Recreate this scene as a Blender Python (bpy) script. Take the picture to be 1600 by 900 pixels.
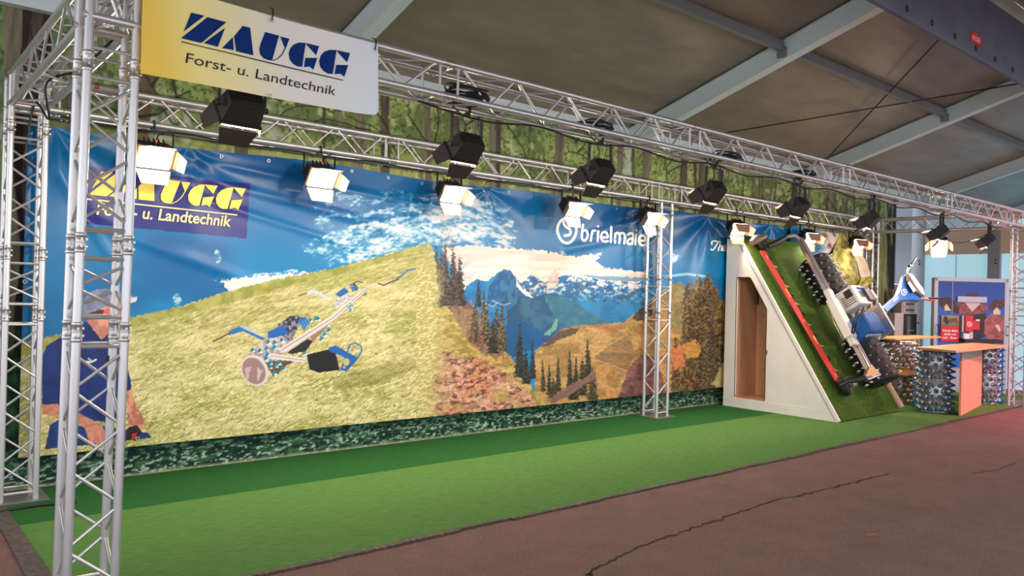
import bpy, bmesh, math, random
import numpy as np
from mathutils import Vector, Matrix
random.seed(7)
for o in list(bpy.data.objects): bpy.data.objects.remove(o)
SC = bpy.context.scene; COL = SC.collection
R_ = math.radians

# ------------------------------------------------------------------ camera
FPX, YAW, PITCH, ROLL, EYE = 1224.74, 0.7032, 0.0046, 0.0256, 1.7674   # focal length in pixels of a 1600 px wide frame
def cam_basis():
    cy, sy, cp, sp = math.cos(YAW), math.sin(YAW), math.cos(PITCH), math.sin(PITCH)
    w = np.array([sy*cp, cy*cp, sp]); r = np.array([cy, -sy, 0.]); u = np.cross(r, w)
    c, s = math.cos(ROLL), math.sin(ROLL)
    return r*c+u*s, -r*s+u*c, w
CR, CU, CW = cam_basis()
cam_d = bpy.data.cameras.new('camera'); cam = bpy.data.objects.new('camera', cam_d); COL.objects.link(cam)
cam_d.sensor_width = 36; cam_d.lens = 36*FPX/1600; cam_d.clip_start = .05; cam_d.clip_end = 200
cam.matrix_world = Matrix([[CR[0], CU[0], -CW[0], 0], [CR[1], CU[1], -CW[1], 0], [CR[2], CU[2], -CW[2], EYE], [0, 0, 0, 1]])
SC.camera = cam
# ------------------------------------------------------------------ world and exposure
wd = bpy.data.worlds.new('world'); SC.world = wd; wd.use_nodes = True
bg = wd.node_tree.nodes['Background']; bg.inputs[0].default_value = (.88, .92, 1.0, 1); bg.inputs[1].default_value = 1.35
SC.view_settings.view_transform = 'Standard'; SC.view_settings.look = 'None'
SC.view_settings.exposure = 0.9; SC.view_settings.gamma = 1.0; SC.view_settings.use_curve_mapping = False
P_BACK, P_FRONT = 14., 15.         # watts of the back and front floodlights
def area(name, loc, rot, sx, sy, energy, color, spread=180, parent=None):
    d = bpy.data.lights.new(name, 'AREA'); d.shape = 'RECTANGLE'; d.size = sx; d.size_y = sy
    d.energy = energy; d.color = color; d.spread = R_(spread)
    o = bpy.data.objects.new(name, d); COL.objects.link(o); o.location = loc; o.rotation_euler = rot
    if parent: o.parent = parent
    return o
# unseen area lights added: warm fill behind the visitor, pink tint on the right
area('fill_light', (5.5, -1.5, 4.6), (R_(18), 0, 0), 5, .6, 260, (1, .78, .66))
area('fill_light', (13.5, -1.0, 4.6), (R_(14), 0, 0), 5, .6, 240, (1, .70, .64))
area('pink_light', (15.0, 1.6, 4.3), (R_(22), 0, 0), .5, .5, 110, (1, .35, .42), 120)

# ------------------------------------------------------------------ measuring helpers: photograph pixel -> point on a plane of the place
def ray(u, v): return (u-800)/FPX*CR + (450-v)/FPX*CU + CW
def at(u, v, axis, val):
    d = ray(u, v); o = np.array([0, 0, EYE]); return o + (val-o[axis])/d[axis]*d
def proj(X, Y, Z):
    a = X*CR[0]+Y*CR[1]+(Z-EYE)*CR[2]; b = X*CU[0]+Y*CU[1]+(Z-EYE)*CU[2]; c = X*CW[0]+Y*CW[1]+(Z-EYE)*CW[2]
    return 800+FPX*a/c, 450-FPX*b/c

# ------------------------------------------------------------------ materials
def lin(c):
    c = np.asarray(c, float); return np.where(c <= .04045, c/12.92, ((c+.055)/1.055)**2.4)
def rgb(r, g, b): return tuple(lin(np.array([r, g, b])/255.))+(1,)
def mat(name, col, rough=.5, metal=0., emit=None, es=0., noise=None, bump=None, spec=.5, trans=0., alpha=None):
    m = bpy.data.materials.new(name); m.use_nodes = True; nt = m.node_tree; b = nt.nodes['Principled BSDF']
    b.inputs['Base Color'].default_value = rgb(*col); b.inputs['Roughness'].default_value = rough; b.inputs['Metallic'].default_value = metal
    b.inputs['Specular IOR Level'].default_value = spec
    if emit: b.inputs['Emission Color'].default_value = rgb(*emit); b.inputs['Emission Strength'].default_value = es
    if trans: b.inputs['Transmission Weight'].default_value = trans
    tc = None
    if noise or bump:
        tc = nt.nodes.new('ShaderNodeTexCoord')
    if noise:   # (scale, second colour, detail, (sx,sy,sz), low, high)
        sc, c2, det, st, lo, hi = noise
        mp = nt.nodes.new('ShaderNodeMapping'); mp.inputs['Scale'].default_value = st
        n = nt.nodes.new('ShaderNodeTexNoise'); n.inputs['Scale'].default_value = sc; n.inputs['Detail'].default_value = det
        cr = nt.nodes.new('ShaderNodeValToRGB'); cr.color_ramp.elements[0].position = lo; cr.color_ramp.elements[1].position = hi
        cr.color_ramp.elements[0].color = rgb(*col); cr.color_ramp.elements[1].color = rgb(*c2)
        nt.links.new(tc.outputs['Object'], mp.inputs[0]); nt.links.new(mp.outputs[0], n.inputs['Vector'])
        nt.links.new(n.outputs['Fac'], cr.inputs[0]); nt.links.new(cr.outputs[0], b.inputs['Base Color'])
    if bump:    # (scale, strength, (sx,sy,sz))
        sc, stg, st = bump
        mp = nt.nodes.new('ShaderNodeMapping'); mp.inputs['Scale'].default_value = st
        n = nt.nodes.new('ShaderNodeTexNoise'); n.inputs['Scale'].default_value = sc; n.inputs['Detail'].default_value = 6
        bp = nt.nodes.new('ShaderNodeBump'); bp.inputs['Strength'].default_value = stg; bp.inputs['Distance'].default_value = .02
        nt.links.new(tc.outputs['Object'], mp.inputs[0]); nt.links.new(mp.outputs[0], n.inputs['Vector'])
        nt.links.new(n.outputs['Fac'], bp.inputs['Height']); nt.links.new(bp.outputs[0], b.inputs['Normal'])
    return m
def print_mat(name, rough, spec=.4):
    m = bpy.data.materials.new(name); m.use_nodes = True; nt = m.node_tree; b = nt.nodes['Principled BSDF']
    a = nt.nodes.new('ShaderNodeVertexColor'); a.layer_name = 'print'
    nt.links.new(a.outputs['Color'], b.inputs['Base Color']); b.inputs['Roughness'].default_value = rough; b.inputs['Specular IOR Level'].default_value = spec
    return m
one = (1, 1, 1)
M = dict(
 alu=mat('aluminium', (205, 203, 203), .38, .75, bump=(60, .05, one)),
 alu_cast=mat('cast_aluminium', (190, 186, 184), .32, .8),
 steel=mat('galvanised_steel', (150, 150, 150), .45, .7),
 black=mat('black_paint', (28, 25, 26), .5),
 rubber=mat('black_rubber', (22, 21, 22), .65, noise=(30, (40, 34, 34), 4, one, .4, .7)),
 cable=mat('black_cable', (20, 20, 22), .55),
 lamp=mat('lamp_black', (40, 34, 34), .55),
 door_lit=mat('lamp_door_lit', (150, 128, 106), .6), door_brown=mat('lamp_door_brown', (128, 98, 82), .5), door=mat('lamp_door', (60, 50, 48), .5),  # door_lit: lamplight on the black barn doors put into a lighter colour
 lens=mat('lit_glass', (255, 240, 220), .3, emit=(255, 226, 186), es=9),
 lens_dim=mat('lit_glass_front', (255, 240, 220), .3, emit=(255, 226, 200), es=3.2),
 orange=mat('orange_plug', (225, 150, 90), .5),
 asphalt=mat('asphalt', (104, 74, 68), .8, noise=(70, (166, 124, 112), 10, one, .40, .74), bump=(160, .7, one)),
 crack=mat('crack', (28, 20, 20), .9),
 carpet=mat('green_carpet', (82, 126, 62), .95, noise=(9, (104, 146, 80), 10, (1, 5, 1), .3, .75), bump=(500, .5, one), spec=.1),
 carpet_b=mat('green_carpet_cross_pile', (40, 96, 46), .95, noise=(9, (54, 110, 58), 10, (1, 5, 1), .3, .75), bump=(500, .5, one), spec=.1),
 tape=mat('dark_edging', (58, 48, 44), .6, noise=(14, (120, 96, 66), 6, (3, 1, 1), .5, .8)),
 matting=mat('dark_rubber_matting', (70, 62, 60), .8, noise=(25, (98, 88, 82), 6, one, .4, .7)),
 membrane=mat('tent_membrane', (122, 112, 100), .40, noise=(1.2, (146, 134, 118), 6, (1, 3, 1), .3, .7), bump=(3.0, .8, (.5, 2.4, 1))),
 rafter=mat('rafter_aluminium', (206, 220, 222), .45, .15),
 purlin=mat('purlin_grey', (120, 122, 124), .5, .3),
 ridge=mat('ridge_cover', (84, 86, 102), .6, noise=(3, (72, 70, 90), 3, one, .3, .7)),
 red=mat('red_paint', (214, 60, 54), .4), redsign=mat('red_sign', (196, 30, 40), .45),
 white=mat('white_board', (236, 230, 224), .5, noise=(3, (228, 222, 214), 5, one, .4, .7)),
 whiteink=mat('white_ink', (246, 244, 240), .45), blueink=mat('blue_ink', (0, 44, 112), .5, spec=.15),
 greyink=mat('dark_grey_ink', (44, 46, 58), .5, spec=.15), yellowink=mat('yellow_ink', (250, 226, 96), .45), paleyellow=mat('pale_yellow_ink', (252, 236, 170), .45),
 wood=mat('raw_plywood', (206, 158, 124), .6, noise=(5, (184, 134, 100), 6, (1, 1, .2), .35, .7)),
 pine=mat('pine_board', (214, 164, 112), .5, noise=(6, (196, 140, 88), 5, (.3, 3, 3), .35, .7)),
 tube=mat('pole_wood', (214, 170, 140), .55, noise=(6, (200, 150, 118), 5, (1, 8, 8), .35, .7)),
 osb=mat('orange_strand_board', (214, 122, 94), .7, noise=(40, (236, 158, 128), 4, (1, 1, 2.2), .35, .65)),
 grey=mat('grey_board', (128, 122, 112), .6), cream=mat('cream_panel', (222, 202, 176), .55),
 turf=mat('ramp_turf', (66, 92, 34), .95, noise=(22, (94, 122, 50), 10, one, .3, .75), bump=(240, .8, one), spec=.1),
 mblue=mat('machine_blue', (20, 92, 168), .35), mwhite=mat('machine_white', (222, 216, 208), .4), mdark=mat('machine_grey', (92, 80, 74), .5),
 chrome=mat('polished_aluminium', (222, 214, 208), .22, .85), brass=mat('brass_teeth', (214, 184, 128), .35, .5),
 spike=mat('silver_spike', (196, 196, 192), .2, .85), shell=mat('drum_steel', (150, 142, 138), .25, .8), bluespike=mat('blue_spike', (24, 104, 178), .3),
 plastic=mat('backlit_plastic', (178, 208, 216), .35, emit=(150, 196, 210), es=.42, bump=(2.2, .7, one)),  # emission stands in for daylight through the plastic sheets and far gable
 wallwhite=mat('white_wall_panel', (196, 212, 222), .5), column=mat('grey_column', (150, 158, 162), .5, .2), dark=mat('dark_gap', (34, 30, 30), .8),
 boxframe=mat('box_aluminium', (168, 174, 180), .4, .4), fridge=mat('fridge_white', (206, 202, 196), .4), glass=mat('dark_glass', (44, 50, 52), .12),
 carton=mat('grey_carton', (170, 172, 178), .6), leaf=mat('dry_leaf', (176, 86, 54), .7), bannerback=mat('banner_back', (240, 226, 206), .5),
 yellow_sign=print_mat('sign_print', .5), banner=print_mat('banner_print', .34, .35), forest=print_mat('forest_print', .7, .2), cow=print_mat('cow_print', .35),
)

nt = M['asphalt'].node_tree; b_ = nt.nodes['Principled BSDF']; lk = b_.inputs['Base Color'].links[0].from_socket
tc_ = nt.nodes.new('ShaderNodeTexCoord'); n1_ = nt.nodes.new('ShaderNodeTexNoise'); n1_.inputs['Scale'].default_value = 2.2; n1_.inputs['Detail'].default_value = 12
r_ = nt.nodes.new('ShaderNodeMapRange'); r_.inputs[1].default_value = .3; r_.inputs[2].default_value = .7; r_.inputs[3].default_value = .72; r_.inputs[4].default_value = 1.2
mx = nt.nodes.new('ShaderNodeVectorMath'); mx.operation = 'SCALE'
nt.links.new(tc_.outputs['Object'], n1_.inputs['Vector']); nt.links.new(n1_.outputs['Fac'], r_.inputs[0]); nt.links.new(lk, mx.inputs[0]); nt.links.new(r_.outputs[0], mx.inputs['Scale']); nt.links.new(mx.outputs[0], b_.inputs['Base Color'])
for n_ in M['asphalt'].node_tree.nodes:
    if n_.type == 'TEX_NOISE': n_.inputs['Roughness'].default_value = .82
# ------------------------------------------------------------------ mesh building
class MB:
    def __init__(s): s.v = []; s.f = []; s.mi = []; s.cur = 0
    def add(s, vs, fs):
        n = len(s.v); s.v += [tuple(map(float, q)) for q in vs]; s.f += [tuple(i+n for i in f) for f in fs]; s.mi += [s.cur]*len(fs); return s
    def box(s, c, d, rot=None):
        x, y, z = d[0]/2, d[1]/2, d[2]/2
        vs = [Vector(q) for q in ((-x,-y,-z),(x,-y,-z),(x,y,-z),(-x,y,-z),(-x,-y,z),(x,-y,z),(x,y,z),(-x,y,z))]
        if rot is not None: vs = [rot @ q for q in vs]
        return s.add([q+Vector(c) for q in vs], [(3,2,1,0),(4,5,6,7),(0,1,5,4),(1,2,6,5),(2,3,7,6),(3,0,4,7)])
    def hexa(s, bot, top):
        n = len(bot); return s.add(list(bot)+list(top), [tuple(range(n))[::-1], tuple(range(n, 2*n))]+[(i, (i+1) % n, n+(i+1) % n, n+i) for i in range(n)])
    def prism(s, pts, vec):
        return s.hexa([Vector(q) for q in pts], [Vector(q)+Vector(vec) for q in pts])
    def tube(s, pts, r, n=8, cap=True):
        pts = [Vector(q) for q in pts]; rs = r if isinstance(r, (list, tuple)) else [r]*len(pts)
        base = len(s.v); ref = None; vs = []; fs = []
        for i, q in enumerate(pts):
            t = (pts[min(i+1, len(pts)-1)]-pts[max(i-1, 0)]).normalized()
            if ref is None: ref = Vector((0, 0, 1)) if abs(t.z) < .9 else Vector((1, 0, 0))
            a = t.cross(ref).normalized(); b = a.cross(t).normalized(); ref = b
            for k in range(n):
                w = 2*math.pi*k/n; vs.append(q+(a*math.cos(w)+b*math.sin(w))*rs[i])
        m = len(pts)
        for i in range(m-1):
            for k in range(n): fs.append((i*n+k, i*n+(k+1) % n, (i+1)*n+(k+1) % n, (i+1)*n+k))
        if cap: fs += [tuple(range(n)), tuple(range((m-1)*n, m*n))[::-1]]
        return s.add(vs, fs)
    def lathe(s, prof, n=24, M4=None):
        vs = []; fs = []; m = len(prof)
        for (r, z) in prof:
            for k in range(n):
                w = 2*math.pi*k/n; q = Vector((r*math.cos(w), r*math.sin(w), z)); vs.append(M4 @ q if M4 else q)
        for i in range(m-1):
            for k in range(n): fs.append((i*n+k, i*n+(k+1) % n, (i+1)*n+(k+1) % n, (i+1)*n+k))
        fs += [tuple(range(n))[::-1], tuple(range((m-1)*n, m*n))]
        return s.add(vs, fs)
    def ring(s, c, R, r, ax=None, n=20, k=6):
        ax = ax or Matrix.Identity(3)
        return s.tube([Vector(c)+ax @ Vector((R*math.cos(2*math.pi*i/n), R*math.sin(2*math.pi*i/n), 0)) for i in range(n+1)], r, k, False)
    def mesh(s, name, mats, smooth=False, bevel=0):
        me = bpy.data.meshes.new(name); me.from_pydata(s.v, [], s.f)
        for m in (mats if isinstance(mats, (list, tuple)) else [mats]): me.materials.append(m)
        me.polygons.foreach_set('material_index', s.mi)
        bm = bmesh.new(); bm.from_mesh(me)
        if bevel:
            bmesh.ops.remove_doubles(bm, verts=bm.verts, dist=1e-5)
            bmesh.ops.bevel(bm, geom=[e for e in bm.edges if len(e.link_faces) == 2 and e.calc_face_angle(0) > .6], offset=bevel, segments=2, affect='EDGES', profile=.6)
        bmesh.ops.recalc_face_normals(bm, faces=bm.faces); bm.to_mesh(me); bm.free()
        if smooth:
            me.polygons.foreach_set('use_smooth', [True]*len(me.polygons)); me.set_sharp_from_angle(angle=R_(42))
        me.update(); return me
def inst(name, me, parent=None, m4=None):
    o = bpy.data.objects.new(name, me); COL.objects.link(o)
    if parent is not None: o.parent = parent
    if m4 is not None: o.matrix_local = m4
    return o
def part(name, mb, mats, parent=None, smooth=False, bevel=0): return inst(name, mb.mesh(name, mats, smooth, bevel), parent)
def tag(o, label, cat, group=None, kind=None):
    o['label'] = label; o['category'] = cat
    if group: o['group'] = group
    if kind: o['kind'] = kind
    return o
def thing(name, label, cat, loc=(0, 0, 0), group=None, m4=None):
    o = bpy.data.objects.new(name, None); COL.objects.link(o); o.empty_display_size = .1
    o.matrix_local = m4 if m4 is not None else Matrix.Translation(loc)
    return tag(o, label, cat, group)
def struct(o): o['kind'] = 'structure'; return o
def copy_tree(o, parent=None, skip=()):
    c = o.copy(); COL.objects.link(c)
    if parent is not None: c.parent = parent
    for ch in list(o.children):
        if ch.name.split('.')[0] not in skip: copy_tree(ch, c, skip)
    return c
def basis(o, x, y, z):
    return Matrix(((x[0], y[0], z[0], o[0]), (x[1], y[1], z[1], o[1]), (x[2], y[2], z[2], o[2]), (0, 0, 0, 1)))
def seg_matrix(a, b, r):      # matrix that lays the unit z-cylinder from a to b with radius r
    a = Vector(a); b = Vector(b); d = b-a; q = d.to_track_quat('Z', 'Y')
    return Matrix.LocRotScale(a, q, Vector((r, r, d.length)))
def unit_cyl(name, n, m): return MB().lathe([(1, 0), (1, 1)], n).mesh(name, m, True)
def sheet(name, vs, fs, m, parent=None, colors=None):
    me = bpy.data.meshes.new(name); me.vertices.add(len(vs)); me.vertices.foreach_set('co', np.asarray(vs, np.float32).ravel())
    fs = np.asarray(fs, np.int32); n = fs.shape[1]
    me.loops.add(fs.size); me.loops.foreach_set('vertex_index', fs.ravel()); me.polygons.add(len(fs))
    me.polygons.foreach_set('loop_start', np.arange(0, fs.size, n, dtype=np.int32)); me.update(calc_edges=True)
    me.materials.append(m); me.polygons.foreach_set('use_smooth', [True]*len(fs))
    if colors is not None:
        ca = me.color_attributes.new('print', 'FLOAT_COLOR', 'POINT')
        c = np.ones((len(vs), 4), np.float32); c[:, :3] = lin(np.clip(colors, 0, 1)); ca.data.foreach_set('color', c.ravel())
    me.validate(); return inst(name, me, parent)
def grid_faces(nu, nv):
    i = np.arange(nu*nv).reshape(nv, nu); return np.stack([i[:-1, :-1], i[:-1, 1:], i[1:, 1:], i[1:, :-1]], -1).reshape(-1, 4)
def text_geo(body, size, shear=0., bold=0.):
    cu = bpy.data.curves.new('t', 'FONT'); cu.body = body; cu.size = size; cu.shear = shear; cu.offset = bold; cu.resolution_u = 3
    o = bpy.data.objects.new('t', cu); COL.objects.link(o); bpy.context.view_layer.update()
    me = bpy.data.meshes.new_from_object(o); vs = np.array([v.co[:2] for v in me.vertices]); fs = [tuple(q.vertices) for q in me.polygons]
    bpy.data.objects.remove(o); bpy.data.meshes.remove(me); return vs, fs
def letter_part(name, vs, fs, m, parent): 
    me = bpy.data.meshes.new(name); me.from_pydata([tuple(map(float, q)) for q in vs], [], fs); me.materials.append(m); me.update(); return inst(name, me, parent)

# ------------------------------------------------------------------ painting prints: colours computed per vertex
def vnoise(x, y, seed=0):
    xi = np.floor(x).astype(np.int64); yi = np.floor(y).astype(np.int64); fx = x-xi; fy = y-yi
    fx = fx*fx*(3-2*fx); fy = fy*fy*(3-2*fy)
    def h(a, b):
        n = (a*374761393+b*668265263+seed*974634777) & 0xffffffff; n = ((n ^ (n >> 13))*1274126177) & 0xffffffff
        return ((n ^ (n >> 16)) & 0xffff)/65535.
    return (h(xi, yi)*(1-fx)+h(xi+1, yi)*fx)*(1-fy)+(h(xi, yi+1)*(1-fx)+h(xi+1, yi+1)*fx)*fy
def fbm(x, y, oct=4, seed=0):
    t = 0.; a = .5; tot = 0.
    for k in range(oct): t = t+a*vnoise(x*2**k, y*2**k, seed+k*17); tot += a; a *= .55
    return t/tot
C = lambda r, g, b: np.array([r, g, b])/255.
def mix(a, b, t):
    t = np.clip(t, 0, 1); t = t[..., None] if np.ndim(t) else t; return a*(1-t)+b*t
def ss(a, b, x): t = np.clip((x-a)/(b-a), 0, 1); return t*t*(3-2*t)
class Paint:
    def __init__(s, U, V): s.U = U; s.V = V; s.c = np.zeros((len(U), 3))
    def sel(s, pts, pad): 
        p = np.asarray(pts, float); return np.where((s.U > p[:, 0].min()-pad) & (s.U < p[:, 0].max()+pad) & (s.V > p[:, 1].min()-pad) & (s.V < p[:, 1].max()+pad))[0]
    def inside(s, pts, jit=0, seed=0, fr=.25):
        i = s.sel(pts, jit+1); u = s.U[i]; v = s.V[i]
        if jit: u, v = u+(fbm(u*fr, v*fr, 3, seed)-.5)*2*jit, v+(fbm(u*fr+40, v*fr, 3, seed+5)-.5)*2*jit
        m = np.zeros(len(i), bool); p = list(pts); n = len(p)
        for k in range(n):
            (x1, y1), (x2, y2) = p[k], p[(k+1) % n]
            if y1 == y2: continue
            m ^= ((y1 > v) != (y2 > v)) & (u < (x2-x1)*(v-y1)/(y2-y1)+x1)
        return i[m]
    def poly(s, pts, c, jit=0, seed=0, c2=None, ns=(.2, .2), thr=(.35, .65), op=1.):
        i = s.inside(pts, jit, seed)
        if c2 is None: k = np.broadcast_to(c, (len(i), 3))
        else: k = mix(c, c2, ss(thr[0], thr[1], fbm(s.U[i]*ns[0], s.V[i]*ns[1], 4, seed+9)))
        s.c[i] = s.c[i]*(1-op)+k*op
        return i
    def stroke(s, pts, w, c, op=1.):
        i = s.sel(pts, w+1); u = s.U[i]; v = s.V[i]; d = np.full(len(i), 1e9)
        for (x1, y1), (x2, y2) in zip(pts[:-1], pts[1:]):
            dx, dy = x2-x1, y2-y1; t = np.clip(((u-x1)*dx+(v-y1)*dy)/(dx*dx+dy*dy+1e-9), 0, 1)
            d = np.minimum(d, np.hypot(u-x1-t*dx, v-y1-t*dy))
        k = (np.clip(w/2+.6-d, 0, 1)*op)[:, None]; s.c[i] = s.c[i]*(1-k)+c*k
    def ell(s, cu, cv, ru, rv, c, soft=.1, op=1., wob=0, seed=0, rot=0.):
        r = max(ru, rv)*1.3; i = s.sel([(cu-r, cv-r), (cu+r, cv+r)], 2); a = s.U[i]-cu; b = s.V[i]-cv
        co, si = math.cos(rot), math.sin(rot); a, b = a*co+b*si, -a*si+b*co
        d = np.hypot(a/ru, b/rv)
        if wob: d = d+(fbm(s.U[i]*.15, s.V[i]*.15, 4, seed)-.5)*wob
        k = (np.clip((1-d)/soft, 0, 1)*op)[:, None]; s.c[i] = s.c[i]*(1-k)+c*k
    def fir(s, cu, vt, vb, w, dark, light, seed=0):
        i = s.sel([(cu-w, vt), (cu+w, vb)], 2); u = s.U[i]; v = s.V[i]; t = (v-vt)/(vb-vt)
        saw = .55+.45*np.abs(((t*9+seed*.3) % 1)-.3); half = w*.5*np.clip(t, 0, 1)**.8*saw+(fbm(u*.6, v*.6, 2, seed)-.5)*w*.25
        m = (np.abs(u-cu) < half) & (t > 0) & (t < 1)
        n = fbm(u[m]*.45, v[m]*.45, 3, seed+3)+.25*(cu-u[m])/w
        s.c[i[m]] = mix(dark, light, ss(.42, .7, n))

# ------------------------------------------------------------------ floor, carpet
floor = struct(part('floor', MB().add([(-8, -8, 0), (30, -8, 0), (30, 12, 0), (-8, 12, 0)], [(0, 1, 2, 3)]), M['asphalt']))
def ribbon(pts, w, z, seed=1):
    rnd = random.Random(seed); L = []; Rr = []
    P = []
    for (a, b) in zip(pts[:-1], pts[1:]):
        for k in range(14):
            t = k/14; P.append((a[0]+(b[0]-a[0])*t+rnd.uniform(-.02, .02), a[1]+(b[1]-a[1])*t+rnd.uniform(-.022, .022)))
    vs = []
    for i, q in enumerate(P):
        ww = w*rnd.uniform(.35, 1.2)*(1 if 0 < i < len(P)-1 else .1); vs += [(q[0]-ww*.3, q[1]-ww*.5, z), (q[0]+ww*.3, q[1]+ww*.5, z)]
    return MB().add(vs, [(2*i, 2*i+1, 2*i+3, 2*i+2) for i in range(len(P)-1)])
part('crack', ribbon([(3.45, 3.33), (3.68, 3.476), (4.37, 3.605), (5.1, 3.645), (6.12, 3.72), (7.1, 3.655), (8.3, 3.59)], .028, .002), M['crack'], floor)
part('crack', ribbon([(8.9, 3.1), (9.4, 3.0), (10.0, 3.02)], .015, .002, 4), M['crack'], floor)
def leaf(x, y, rz, L, label):
    mb = MB(); n = 6; up = []; dn = []
    for i in range(n+1):
        t = i/n; w = .28*math.sin(math.pi*min(1, t*1.02+.0))*L; z = .006+.015*math.sin(t*3)
        up.append((t*L, w*.5, z+.006)); dn.append((t*L, -w*.5, z+.004))
    mb.add(up+[(q[0], 0, q[2]-.003) for q in up]+dn, [(i, i+1, n+2+i, n+1+i) for i in range(n)]+[(n+1+i, n+2+i, 2*n+3+i, 2*n+2+i) for i in range(n)])
    o = part('dry_leaf', mb, M['leaf'], smooth=True); o.location = (x, y, 0); o.rotation_euler = (0, 0, rz)
    return tag(o, label, 'leaf')
leaf(5.84, 2.74, -.75, .12, 'reddish brown dry leaf lying on the asphalt in the foreground')
leaf(8.95, 2.95, .3, .08, 'small pale dry leaf farther back on the asphalt, right of the long crack')

XL, YS, YF, YB_ = .96, 6.52, 4.64, 7.63
def slab(name, x0, x1, y0, y1, z0, z1, m):
    return part(name, MB().box(((x0+x1)/2, (y0+y1)/2, (z0+z1)/2), (x1-x0, y1-y0, z1-z0)), m)
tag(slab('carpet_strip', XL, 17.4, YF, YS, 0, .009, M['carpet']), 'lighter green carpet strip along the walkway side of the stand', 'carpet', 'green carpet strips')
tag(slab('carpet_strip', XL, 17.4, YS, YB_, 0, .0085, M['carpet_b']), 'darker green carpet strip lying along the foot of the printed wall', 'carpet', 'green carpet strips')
mb = MB()
for i in range(34):
    x0 = XL+i*.5; j0 = random.uniform(-.012, .012); w = random.uniform(.035, .06); mb.box((x0+.25, YF-.02+j0, .008), (.5, w, random.uniform(.012, .02)), Matrix.Rotation(random.uniform(-.02, .02), 3, 'Z'))
struct(part('trim_1', mb, M['tape']))
struct(part('trim_2', MB().prism([(.84, 5.0, 0), (XL+.01, 4.6, 0), (XL+.01, 7.5, 0), (.86, 7.3, 0), (.86, 6.2, 0)], (0, 0, .012)), M['matting']))
mb = MB().tube([(.3, 6.9, .012), (.8, 6.96, .015), (1.15, 6.98, .02), (1.42, 6.93, .018)], .012, 6)
tag(part('floor_cable', mb, M['cable'], smooth=True), 'short black cable end lying on the carpet by the left rear tower', 'cable')

# ------------------------------------------------------------------ back wall: forest print
YW = 7.66
uu = np.arange(-40, 1398, 1.6); xs = np.array([at(u, 450, 1, YW)[0] for u in uu])
xs = np.concatenate([np.linspace(-1.5, xs[0]-.05, 20), xs]); xs[-1] = 17.42
zs = np.concatenate([np.linspace(0, .36, 42), np.linspace(.42, 2.9, 40), np.linspace(2.95, 4.06, 120)])
X, Z = np.meshgrid(xs, zs); X = X.ravel(); Z = Z.ravel()
g = Paint(X*100, Z*100)
n1 = fbm(X*2.2, Z*2.2, 5, 1); n2 = fbm(X*9, Z*9, 4, 3); n3 = fbm(X*30, Z*30, 3, 6)
leafc = mix(mix(C(104, 122, 70), C(146, 166, 94), ss(.35, .65, n1)), C(192, 200, 132), ss(.52, .72, n2)*.8)
leafc = mix(leafc, C(66, 80, 50), ss(.54, .68, n3)*.7)
leafc = mix(leafc, C(176, 172, 108), ss(3.3, 3.0, Z)*.55)
leafc = mix(leafc, C(196, 204, 190), ss(.66, .78, fbm(X*3+9, Z*2, 4, 21))*.8)
leafc = mix(leafc, C(54, 84, 60), ss(3.0, 1.0, X)*.35)
g.c[:] = leafc
rt = random.Random(3)
for k in range(64):
    x = rt.uniform(-.4, 17.2) if k > 14 else [1.02, 1.17, 2.05, 2.95, 4.22, 4.55, 5.55, 6.15, 9.1, 9.95, 10.4, 12.1, 13.3, 14.6, 16.6][k]
    w = rt.uniform(.03, .09) if k > 14 else rt.uniform(.10, .17)
    if k == 1: w = .24
    m = np.abs(X-x+.03*np.sin(Z*2+k)) < w/2*(1+.15*np.sin(Z*5+k)); tone = rt.choice([C(104, 92, 74), C(124, 116, 96), C(138, 130, 108), C(92, 84, 72)])
    if k == 1: tone = C(50, 36, 34)
    nn = fbm(X[m]*40, Z[m]*5, 3, k); g.c[m] = mix(tone*.75, tone*1.2, nn)*(.9 if k > 14 else 1)
for k in range(60):
    x = rt.uniform(1.0, 17); z = rt.uniform(3.1, 3.9); pts = [(x*100, z*100)]
    a = rt.uniform(.3, 2.8)
    for j in range(5): x += .14*math.cos(a); z += .14*math.sin(a); a += rt.uniform(-.5, .5); pts.append((x*100, z*100))
    g.stroke(pts, rt.uniform(.8, 2.2), C(48, 44, 36), .85)
lowm = Z < 1.6; t = Z[lowm]; xl = X[lowm]
a1 = fbm(xl*11, t*30, 4, 33); a2 = fbm(xl*26, t*60, 3, 35)
lowc = mix(C(16, 44, 34), C(60, 104, 66), ss(.42, .7, a1)); lowc = mix(lowc, C(170, 190, 172), ss(.56, .68, a2)*ss(.42, .10, t)*.9)
lowc = mix(lowc, C(186, 176, 140), ss(.045, .0, t)*.8); g.c[lowm] = mix(lowc, g.c[lowm], ss(1.0, 1.6, t))
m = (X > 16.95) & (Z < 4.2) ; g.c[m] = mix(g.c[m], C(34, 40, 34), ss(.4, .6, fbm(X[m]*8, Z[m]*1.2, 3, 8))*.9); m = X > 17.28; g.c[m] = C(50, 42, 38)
wallb = sheet('wall_back', np.stack([X, YW+.012*(fbm(X*.9, Z*.9, 3, 4)-.5), Z], -1), grid_faces(len(xs), len(zs)), M['forest'], None, g.c); struct(wallb)
part('eave_beam', MB().box((8.5, 7.60, 4.10), (21, .10, .17)), M['rafter'], wallb)

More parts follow.
